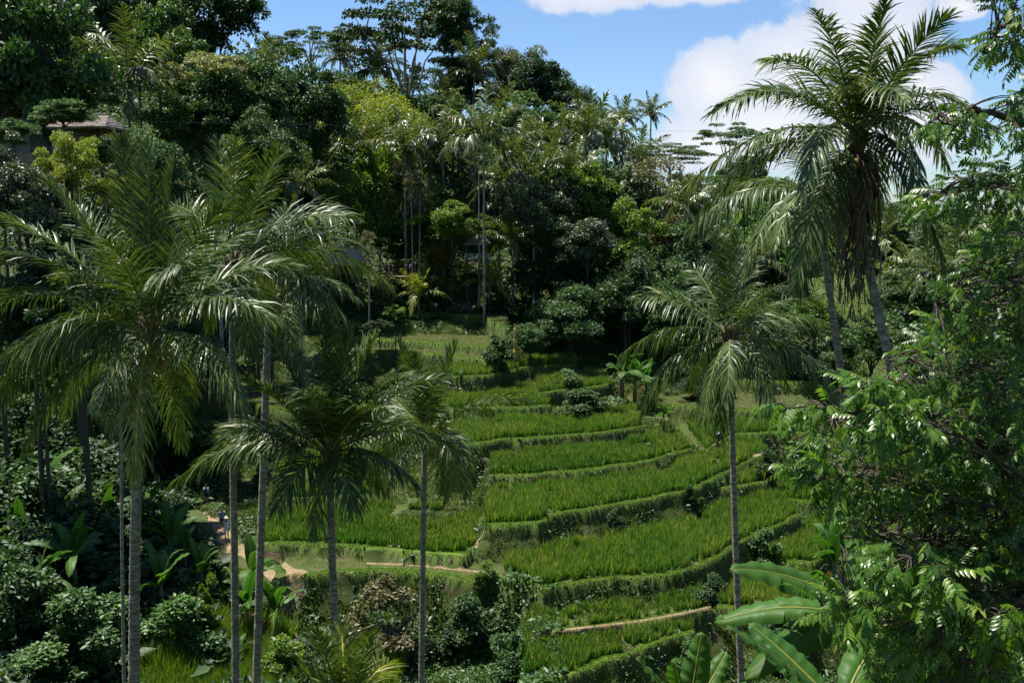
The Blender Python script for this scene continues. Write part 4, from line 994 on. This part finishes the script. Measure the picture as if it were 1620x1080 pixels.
def leafy_tree(trunk_px, d0, limbs, regions, label, matl, seed, ls=1.0, tr=.12, outdir=(-1,0,-.25), thick=2.5):
    rng = np.random.default_rng(seed); T0 = W(*trunk_px, d0); g = float(base(np.array([T0[0]]), np.array([T0[1]]))[0])
    bs = np.array([T0[0], T0[1], g-.1]); root = empty('leafy_tree', bs, label, 'tree', 'leafy trees close by on the right')
    wood = MB(); wood.tube([bs*0, (T0-bs)*.5+np.array([.1,0,0]), T0-bs], [tr*1.3,tr*1.1,tr], 9); nodes = [T0]
    for lb in limbs:
        pts = [np.array(W(*q)) for q in lb]; C = np.array(pts); s = np.linspace(0,1,len(C)); q = np.linspace(0,1,8*len(C))
        C = np.stack([np.interp(q,s,C[:,k]) for k in range(3)],-1)
        for _ in range(4): C[1:-1] = (C[:-2]+2*C[1:-1]+C[2:])/4
        C[1:-1] += rng.normal(0,.02,(len(C)-2,3))
        wood.tube(C-bs, np.linspace(tr*.45,.008,len(C)), 6); nodes += list(C)
    nodes = np.array(nodes); LB = MB()
    for poly, nt_, dmin, dmax in regions:
        P = np.array(poly); x = rng.uniform(P[:,0].min(),P[:,0].max(),nt_*4); y = rng.uniform(P[:,1].min(),P[:,1].max(),nt_*4); m = inpoly(x,y,poly); x=x[m][:nt_]; y=y[m][:nt_]
        # clumping so that gaps stay between sprays
        m = vnoise(x,y,30,seed)*.7+vnoise(x,y,12,seed+1)*.3 > .36; x=x[m]; y=y[m]; n=len(x)
        dp = rng.uniform(dmin,dmax,n); pos = np.array([W(a_,b_,c_) for a_,b_,c_ in zip(x,y,dp)])
        dist = ((pos[:,None,:]-nodes[None])**2).sum(-1); nn = nodes[dist.argmin(1)]; v = pos-nn
        dirs = norm(norm(v)*.8+np.array(outdir)*.6+rng.normal(0,.35,(n,3)))
        dirs[:,2] = np.clip(dirs[:,2],-.7,.6); up = np.stack([rng.normal(0,.35,n),rng.normal(-.15,.35,n),np.ones(n)],-1)
        Rm = frames(dirs, up); which = rng.integers(0,len(TW),n); sc = ls*rng.uniform(.75,1.25,n)
        for k,(tv,tq,stm) in enumerate(TW):
            mk = which == k
            if not mk.any(): continue
            V,Qs,_,r = scatter(tv,tq,None,pos[mk]-bs,Rm[mk],sc[mk],np.clip(rng.random(mk.sum()),0,1)); r = np.clip(r*.75+np.repeat(rng.random(len(r)//12),12)*.25,0,1); LB.add(V,Qs,None,r)
            V,Qs,_,r = scatter(np.vstack(stm.V),np.vstack(stm.Q),None,pos[mk]-bs,Rm[mk],sc[mk],np.zeros(mk.sum())); LB.add(V,Qs,None,.2)
        for p,q in zip(pos[::2],nn[::2]):
            if np.linalg.norm(p-q) < 1.6: wood.tube(bez(q-bs,(p+q)/2-bs+UP*.06,p-bs,5), [.010,.008,.006,.005,.004], 4, cap=False)
    wood.build('branches', MT['bark'], root); LB.build('foliage', matl, root); return root
leafy_tree((1690,820), 11.5,
  [[(1690,820,11.5),(1640,500,11),(1560,420,10.5),(1480,480,10)],[(1690,820,11.5),(1600,640,11),(1480,560,10.5),(1400,570,10)],[(1690,820,11.5),(1560,720,11),(1420,650,10.2),(1320,660,9.8)],
   [(1690,820,11.5),(1560,800,11),(1420,760,10.4),(1290,745,10)],[(1690,820,11.5),(1600,880,10.6),(1460,850,10),(1330,850,9.8)],[(1690,900,11.5),(1600,960,10),(1480,980,9.5)],
   [(1690,820,11.5),(1780,600,11.5),(1840,420,11.5)],[(1690,900,11.5),(1800,820,11.5),(1880,760,12)],[(1650,300,11),(1720,200,11.3),(1780,160,11.5)],[(1640,500,11),(1650,300,11),(1560,290,10.5),(1455,310,10)],[(1650,300,11),(1640,200,10.5),(1540,170,10),(1470,195,9.8)],[(1640,200,10.5),(1640,60,10.5),(1590,40,10.2),(1550,80,10)]],
  [([(1625,335),(1570,350),(1540,400),(1500,450),(1460,530),(1420,560),(1400,600),(1400,650),(1625,650)],850,9.4,12.2),
   ([(1625,640),(1400,640),(1340,690),(1270,700),(1275,745),(1320,790),(1360,850),(1400,880),(1625,880)],1850,9.2,12.2),
   ([(1625,870),(1400,870),(1330,930),(1340,990),(1380,1040),(1400,1085),(1625,1085)],1300,9.0,11.5),
   ([(1625,400),(1540,440),(1480,560),(1460,700),(1430,900),(1450,1085),(1625,1085)],1400,11.0,13.5),
   ([(1625,225),(1560,255),(1500,280),(1450,310),(1440,335),(1500,330),(1560,320),(1625,330)],190,9.6,11),
   ([(1625,140),(1560,165),(1480,180),(1462,200),(1500,212),(1560,220),(1625,225)],150,9.6,10.8),
   ([(1620,120),(1760,60),(1900,300),(1920,700),(1880,1085),(1620,1085)],1900,9.6,13.2),
   ([(1625,25),(1590,30),(1545,70),(1550,85),(1600,90),(1625,120)],60,9.8,10.8),([(1625,-20),(1560,-20),(1552,8),(1590,20),(1625,30)],50,9.8,10.8)],
  'large glossy dark-leaved tree filling the right edge, its branches reaching over the sky', MT['fore'], 71, tr=.15, ls=.62)
leafy_tree((1640,760), 9.6,
  [[(1640,760,9.6),(1500,680,9.3),(1360,655,9.1),(1225,640,9.0)],[(1500,680,9.3),(1400,730,9.1),(1300,765,9.0)],[(1360,655,9.1),(1330,610,9.2),(1440,600,9.3)]],
  [([(1218,635),(1260,622),(1340,640),(1420,618),(1480,640),(1470,700),(1380,690),(1330,672),(1262,668)],190,8.7,9.5),
   ([(1340,600),(1400,590),(1440,620),(1380,640)],50,8.9,9.5),([(1250,740),(1300,720),(1360,740),(1330,800),(1290,790)],60,8.8,9.5)],
  'fresh light green spray of leaves reaching left in front of the right terraces', MT['foreb'], 73, tr=.05, ls=.72)
leafy_tree((1500,1120), 8.6,
  [[(1500,1120,8.6),(1460,1000,8.4),(1380,960,8.3),(1300,960,8.2)],[(1500,1120,8.6),(1480,960,8.5),(1440,880,8.4)],[(1500,1120,8.6),(1540,1000,8.5),(1560,930,8.4)]],
  [([(1280,945),(1340,930),(1400,940),(1420,1000),(1360,1000),(1300,985)],90,8.0,8.6),([(1370,860),(1460,850),(1530,900),(1520,980),(1420,960),(1380,910)],200,8.1,8.9),
   ([(1440,960),(1620,960),(1620,1085),(1440,1085)],150,8.2,9)],
  'fresh green sapling with feathery leaves in the bottom right, above the banana leaves', MT['foreb'], 75, tr=.04, ls=.75)

# ------------------------------------------------------------------ huts, steps, offering pole
def hip_roof(m, w, dpt, h, over=0, ridge=.5, z=0, n=10):
    """thatch hip roof: sagging, shaggy rows"""
    rings = []
    for k in range(n+1):
        f = k/n; a = w/2*(1-f)+ridge*w/2*f; b_ = dpt/2*(1-f)+.02*f; zz = z+h*(f**.92); ring = []
        for (sx, sy) in ((-1,-1),(1,-1),(1,1),(-1,1)):
            ring.append((sx*a, sy*b_, zz))
        P = np.array(ring); Q_ = []
        for i in range(4):
            for j in range(8): Q_.append(P[i]*(1-j/8)+P[(i+1)%4]*j/8)
        Q_ = np.array(Q_); Q_[:,2] += RNG.normal(0,.02,32) - (.05 if k % 2 else 0); Q_[:,:2] *= 1+RNG.normal(0,.006,(32,1)); rings.append(Q_)
    under = rings[0].copy(); under[:,2] -= .16; under[:,:2] *= .97; rings = [under*np.array([.5,.5,1])+np.array([0,0,.35]), under]+rings
    V = np.vstack(rings); q = []
    for k in range(len(rings)-1):
        for j in range(32): q.append((k*32+j, k*32+(j+1)%32, (k+1)*32+(j+1)%32, (k+1)*32+j))
    m.add(V, q)
def hut(px, py, d, w, dp, h, label, cat='hut', mat='thatch', ridge=.5, eave=2.2, rz=0, rail=False, name='thatched_hut', walls=False):
    q_ = D(d)/d; w, dp, h, d = w*q_, dp*q_, h*q_, D(d)
    C = W(px, py, d); g = C[2]-eave; gg = gz(C[0], C[1]); bot = min(gg-.1, g)
    root = empty(name, (C[0],C[1],bot), label, cat); root.rotation_euler = (0,0,rz); o = C[2]-bot
    m = MB(); hip_roof(m, w, dp, h, ridge=ridge, z=o); r = m.build('roof', MT[mat], root, smooth=False)
    c = MB(); c.tube([(-ridge*w/2-.05,0,o+h),(0,0,o+h+.03),(ridge*w/2+.05,0,o+h)], .07, 7); c.build('ridge_cap', MT[mat], r)
    for sx in (-1,1):
        for sy in (-1,1):
            p = MB(); p.tube([(sx*w*.38,sy*dp*.38,0),(sx*w*.38,sy*dp*.38,o+.12)], .07, 8); p.build('post', MT['wood'], root)
    f = MB(); f.box((0,0,o-eave), (w*.9,dp*.9,.12))
    for k in range(int(w*.9/.2)): f.box((-w*.45+.1+.2*k, 0, o-eave+.075), (.18, dp*.9, .03))
    f.build('floor_deck', MT['wood'], root)
    if rail:
        for sy in (-1,):
            q = MB()
            for zz in (.35,.62,.9): q.box((0,sy*dp*.44,o-eave+zz), (w*.9,.05,.06))
            for k in range(7): q.box((-w*.44+k*w*.147, sy*dp*.44+.004, o-eave+.47), (.055,.06,.95))
            q.build('railing', MT['whitewood'], root)
        q = MB()
        for sx in (-1,1):
            for zz in (.35,.62,.9): q.box((sx*w*.46,0,o-eave+zz), (.05,dp*.8,.06))
        q.build('side_railing', MT['whitewood'], root)
    if walls:
        q = MB(); q.box((0,dp*.3,o-eave/2), (w*.76,.1,eave)); q.build('back_wall', MT['wood'], root)
    return root
hut(547,417,112,4.2,3.4,1.75,'hut with a sunlit pale thatched roof behind the right fronds of the second palm', ridge=.62, walls=True)
hut(755,385,114,3.0,3.0,1.3,'small raised pavilion with a pointed thatched roof and white railing', ridge=.04, rail=True, cat='pavilion', name='pavilion', mat='thatch_d')
hut(140,203,76,4.6,3.6,.95,'weathered low thatched roof hut in deep shade beside the old house', ridge=.7, mat='thatch_d', rz=-.12, walls=True)
# old house
C = W(20,232,D(84)); g = gz(C[0],C[1]); hb = C[2]-.6; root = empty('old_house', (C[0],C[1],hb-.0), 'old grey plastered house with dark windows at the left edge', 'house')
m = MB(); H0 = 2.5
for (x0,x1,z0,z1) in [(-2.6,-1.3,0,H0),(-1.3,.7,0,.95),(-1.3,.7,2.2,H0),(.7,1.7,0,H0)]: m.box(((x0+x1)/2,0,(z0+z1)/2),(x1-x0,.2,z1-z0))
m.box((1.6,1.65,H0/2),(.2,3.1,H0)); m.box((-2.5,1.65,H0/2),(.2,3.1,H0)); m.box((0,3.3,H0/2),(4.3,.2,H0)); m.build('wall', MT['wall'], root, smooth=False)
wn = MB(); wn.box((-.3,.02,.97),(2.06,.3,.07)); wn.box((-.3,0,2.19),(2.06,.24,.07)); wn.box((-1.28,0,1.58),(.07,.24,1.2)); wn.box((.68,0,1.58),(.07,.24,1.2)); wn.box((-.3,0,1.58),(.06,.12,1.2)); wo_ = wn.build('window', MT['wood'], root, smooth=False)
gp = MB(); gp.box((-.3,.05,1.58),(1.95,.02,1.2)); gp.build('pane', MT['glass'], wo_, smooth=False)
rf = MB(); hip_roof(rf, 5.4, 4.8, 1.5, ridge=.5, z=H0); ro = rf.build('roof', MT['thatch_d'], root, smooth=False, loc=(-.4,1.6,0))
pl_ = MB(); pl_.box((-.4,1.6,-1.5),(5,4.2,3.0)); pl_.build('plinth', MT['stone'], root, smooth=False)
# stone steps
A = WZ(728,494,-13.25); root = empty('stone_steps', A, 'worn stone steps climbing the grassy bank below the pavilion', 'steps')
for k in range(7):
    wd = 3.1-.12*k; m = MB(); n = 9; xs_ = np.linspace(-wd/2, wd/2, n)
    for j in range(n-1): m.box(((xs_[j]+xs_[j+1])/2, .38*k+.25+RNG.normal(0,.015), .17*k+.0+RNG.normal(0,.008)), ((xs_[1]-xs_[0])*.97, .50, .19+RNG.normal(0,.006)))
    m.build('step', MT['stone'], root, smooth=False)
for sx in (-1,1):
    m = MB(); m.box((sx*1.72,1.3,.35),(.22,2.9,.5)); m.build('side_stone', MT['stone'], root, smooth=False)
# golden offering pole
B0 = W(815,572,D(94)); g = gz(B0[0],B0[1]); root = empty('offering_pole', (B0[0],B0[1],g), 'golden dried palm-leaf offering hung on a pole behind the highest paddy', 'offering'); top = W(813,512,D(94))[2]-g
m = MB(); m.tube([(0,0,0),(.05,0,top*.5),(.0,0,top)],[.05,.04,.02],7); m.build('pole', MT['wood'], root)
for k in range(6):
    z = top*(.30+.12*k); n=60
    a = RNG.uniform(0,6.28,n); q = RNG.uniform(.04,.22*(1.1-k*.11),n); P = np.stack([np.cos(a)*q, np.sin(a)*q, z+RNG.normal(0,.07,n)],-1); Dv = np.stack([np.cos(a)*.3,np.sin(a)*.3,-np.ones(n)],-1)
    V,_,T,r = scatter(LEAF_V,None,LEAF_T,P,frames(Dv,np.stack([np.cos(a),np.sin(a),a*0],-1)),RNG.uniform(.2,.42,n),RNG.random(n)); link('palm_strips', make_mesh('palm_strips',V,None,T,r,MT['gold']),root)
# overhead cable across the valley
def cable(a, b_, sag, label):
    A, B_ = np.array(W(*a)), np.array(W(*b_)); P1 = (A+B_)/2-UP*sag; m = MB(); m.tube(bez(A,P1,B_,40)-A, .006, 5); o = m.build('cable', MT['navy'], None, loc=A); tag(o, label, 'cable')
cable((-300,180,70),(1900,215,95),.6,'thin dark overhead cable strung across the whole valley below the skyline')
# ------------------------------------------------------------------ people
def add_skin(name, J, E, mat, parent, root=0, sub=2):
    me = bpy.data.meshes.new(name); o = link(name, me, parent); import bmesh
    bm = bmesh.new(); lay = bm.verts.layers.skin.verify(); vs = [bm.verts.new(j[:3]) for j in J]
    for a_, b_ in E: bm.edges.new((vs[a_], vs[b_]))
    for v, j in zip(vs, J): v[lay].radius = (j[3], j[3]*(j[4] if len(j) > 4 else 1))
    vs[root][lay].use_root = True
    bm.to_mesh(me); bm.free(); me.materials.append(mat)
    md = o.modifiers.new('skin','SKIN'); md.use_smooth_shade = True
    sb = o.modifiers.new('sub','SUBSURF'); sb.levels = sub; sb.render_levels = sub
    return o
def person(pos, rz, label, shirt, shorts, s=1.0, bend=0.0, crouch=0.0, hat=None, pack=None, stride=.12, arms=(0,0), group='visitors and farmers on the terraces'):
    root = empty('person', pos, label, 'person', group); root.rotation_euler = (0,0,rz); root.scale = (s,s,s)
    hz = .93-.45*crouch; cb, sbn = math.cos(bend), math.sin(bend)
    def T(x, z):      # upper body coordinate (x, height above the hip) bent forward (towards -Y)
        return lambda xx, yy, zz: (xx, -zz*sbn+yy*cb, hz+zz*cb+yy*sbn)
    t = T(0,0)
    J = [(*t(0,0,0),.125,.8),(*t(0,.0,.22),.115,.75),(*t(0,0,.42),.13,.72),(*t(0,0,.53),.055),(*t(0,-.01,.64),.085,1.1),(*t(0,-.01,.76),.07)]
    E = [(0,1),(1,2),(2,3),(3,4),(4,5)]
    J.append((*t(0,-.10,.65),.016)); E.append((4,len(J)-1))       # nose
    for sx in (-1,1):
        b0 = len(J); am = arms[0 if sx < 0 else 1]
        sh = t(sx*.17,0,.46); J.append((*sh,.058)); el = t(sx*.23,.03-am*.1,.20); J.append((*el,.042))
        wr = (el[0]-sx*.03, el[1]-.10-am*.15, el[2]-.22+am*.28); J.append((*wr,.028)); hd = (wr[0]-sx*.01, wr[1]-.03, wr[2]-.07+am*.05); J.append((*hd,.030,.6))
        E += [(2,b0),(b0,b0+1),(b0+1,b0+2),(b0+2,b0+3)]
        for f in range(4):
            J.append((hd[0]+sx*0, hd[1]-.028+.018*f, hd[2]-.045-.006*(f in (1,2)),.0085)); E.append((b0+3,len(J)-1))
            J.append((hd[0]-sx*.012, hd[1]-.030+.018*f, hd[2]-.08-.008*(f in (1,2)),.007)); E.append((len(J)-2,len(J)-1))
        J.append((hd[0]-sx*.02, hd[1]-.045, hd[2]-.01,.009)); E.append((b0+2,len(J)-1))
        h0 = len(J); st_ = sx*stride
        J.append((sx*.09,0,hz-.04,.09)); J.append((sx*.11,-.04-st_*.6-.38*crouch,hz*.54+.06*crouch,.060)); J.append((sx*.11,.02-st_+.12*crouch,.10,.038)); J.append((sx*.11,.03-st_+.10*crouch,.045,.038)); J.append((sx*.12,-.13-st_+.10*crouch,.03,.034,.8))
        E += [(0,h0),(h0,h0+1),(h0+1,h0+2),(h0+2,h0+3),(h0+3,h0+4)]
        if sx < 0: L0 = h0; A0 = b0
        else: L1 = h0; A1 = b0
    body = add_skin('body', J, E, MT['skin'], root)
    g = lambda i, k=1.22: (*J[i][:3], J[i][3]*k, *(J[i][4:]))
    mid = lambda a_, b_, f: tuple(np.array(J[a_][:3])*(1-f)+np.array(J[b_][:3])*f)
    J2 = [g(0,1.18),g(1,1.18),g(2,1.14),g(A0,1.25),(*mid(A0,A0+1,.8),.060),g(A1,1.25),(*mid(A1,A1+1,.8),.060)]
    add_skin('shirt', J2, [(0,1),(1,2),(2,3),(3,4),(2,5),(5,6)], MT[shirt], root)
    J3 = [g(0,1.24),g(L0,1.18),(*mid(L0,L0+1,.85),.085),g(L1,1.18),(*mid(L1,L1+1,.85),.085)]
    add_skin('shorts', J3, [(0,1),(1,2),(0,3),(3,4)], MT[shorts], root)
    hd = np.array(J[4][:3]); hr = MB(); k = 9
    th = np.linspace(-.35,1.57,8); ax_ = np.array([0,-sbn,cb]); hr.tube(np.array([hd+np.array([0,.018,0])+ax_*(.03+.105*math.sin(q)) for q in th]), [.098*max(.08,math.cos(q)) for q in th], 12)
    hr.build('hair', MT['hair'], root)
    for sx in (-1,1):
        e = MB(); p = hd+np.array([sx*.032,-.082,0])+ax_*.015; e.tube([p, p+np.array([0,-.008,0])], [.010,.004], 6); e.build('eye', MT['navy'], root)
    if hat:
        m = MB(); c = hd+ax_*.09; m.tube([c-ax_*.015, c, c+ax_*.02, c+ax_*.10, c+ax_*.14], [.19,.20,.11,.10,.05], 14); m.build('hat', MT[hat], root)
    if pack:
        b1 = np.array(t(0,.17,.28)); m = MB(); m.tube([b1-ax_*.22, b1-ax_*.19, b1, b1+ax_*.17, b1+ax_*.22],[.06,.14,.15,.13,.05],8); m.build('backpack', MT[pack], root)
    return root
def on(px, py, d): 
    C = W(px,py,hit(px,py) or d); return (C[0],C[1],gz(C[0],C[1]))
person(on(327,797,74.5), 3.05, 'walker in a white shirt with a dark backpack, farthest along the left dirt path', 'white','navy', pack='navy', stride=.14)
person(on(352,838,72.2), .25, 'walker in a blue checked shirt just behind the one in a straw hat', 'blue','navy', stride=.1)
person(on(359,853,71.0), .1, 'walker in a white top and pale straw hat nearest on the left dirt path', 'white','white', hat='cream', stride=.05, s=.98)
person(on(684,493,107.5), 2.9, 'seated visitor in black beside the stone steps', 'navy','navy', crouch=.85, stride=0)
person(on(690,493,107.0), 3.3, 'seated visitor in white beside the stone steps', 'white','navy', crouch=.85, stride=0)
def at_hill(px,py,d):
    C = W(px,py,d); g = gz(C[0],C[1]); return (C[0],C[1],max(g,C[2]))
# viewing platform the visitors stand on
P_ = W(636,436,D(114)); root = empty('viewing_deck', (P_[0],P_[1],P_[2]-2.6), 'shaded wooden deck where visitors stand left of the white stems', 'deck')
m = MB()
for k in range(26): m.box((-3.1+.25*k,0,2.52),(.235,2.6,.05))
m.build('boards', MT['wood'], root, smooth=False)
for sx in (-3,-1,1,3):
    m = MB(); m.tube([(sx,-1.1,-.5),(sx,-1.1,2.5)],.07,7); m.build('post', MT['wood'], root)
for i,(px,sh,sr,ht,pk,lb) in enumerate([(612,'red','navy',None,None,'visitor in a red shirt at the left of the shaded group'),(619,'white','red',None,'navy','visitor in white with red shorts beside the red-shirted one'),
    (643,'brown','navy',None,None,'visitor in brown in the middle of the shaded group'),(650,'violet','navy',None,None,'visitor in pale violet right of the brown-shirted one'),(657,'red','brown','cream',None,'visitor in red with a pale hat at the right of the shaded group')]):
    C = W(px,436,D(113.7+.3*(i%2))); person((C[0],C[1],P_[2]-.055), 2.6+i*.5, lb, sh, sr, hat=ht, pack=pk, stride=.03)
person(on(1134,713,84.5), 1.2, 'farmer in pale violet bending over on the shaded right terrace', 'violet','navy', bend=.9, arms=(.2,.3), stride=.06)
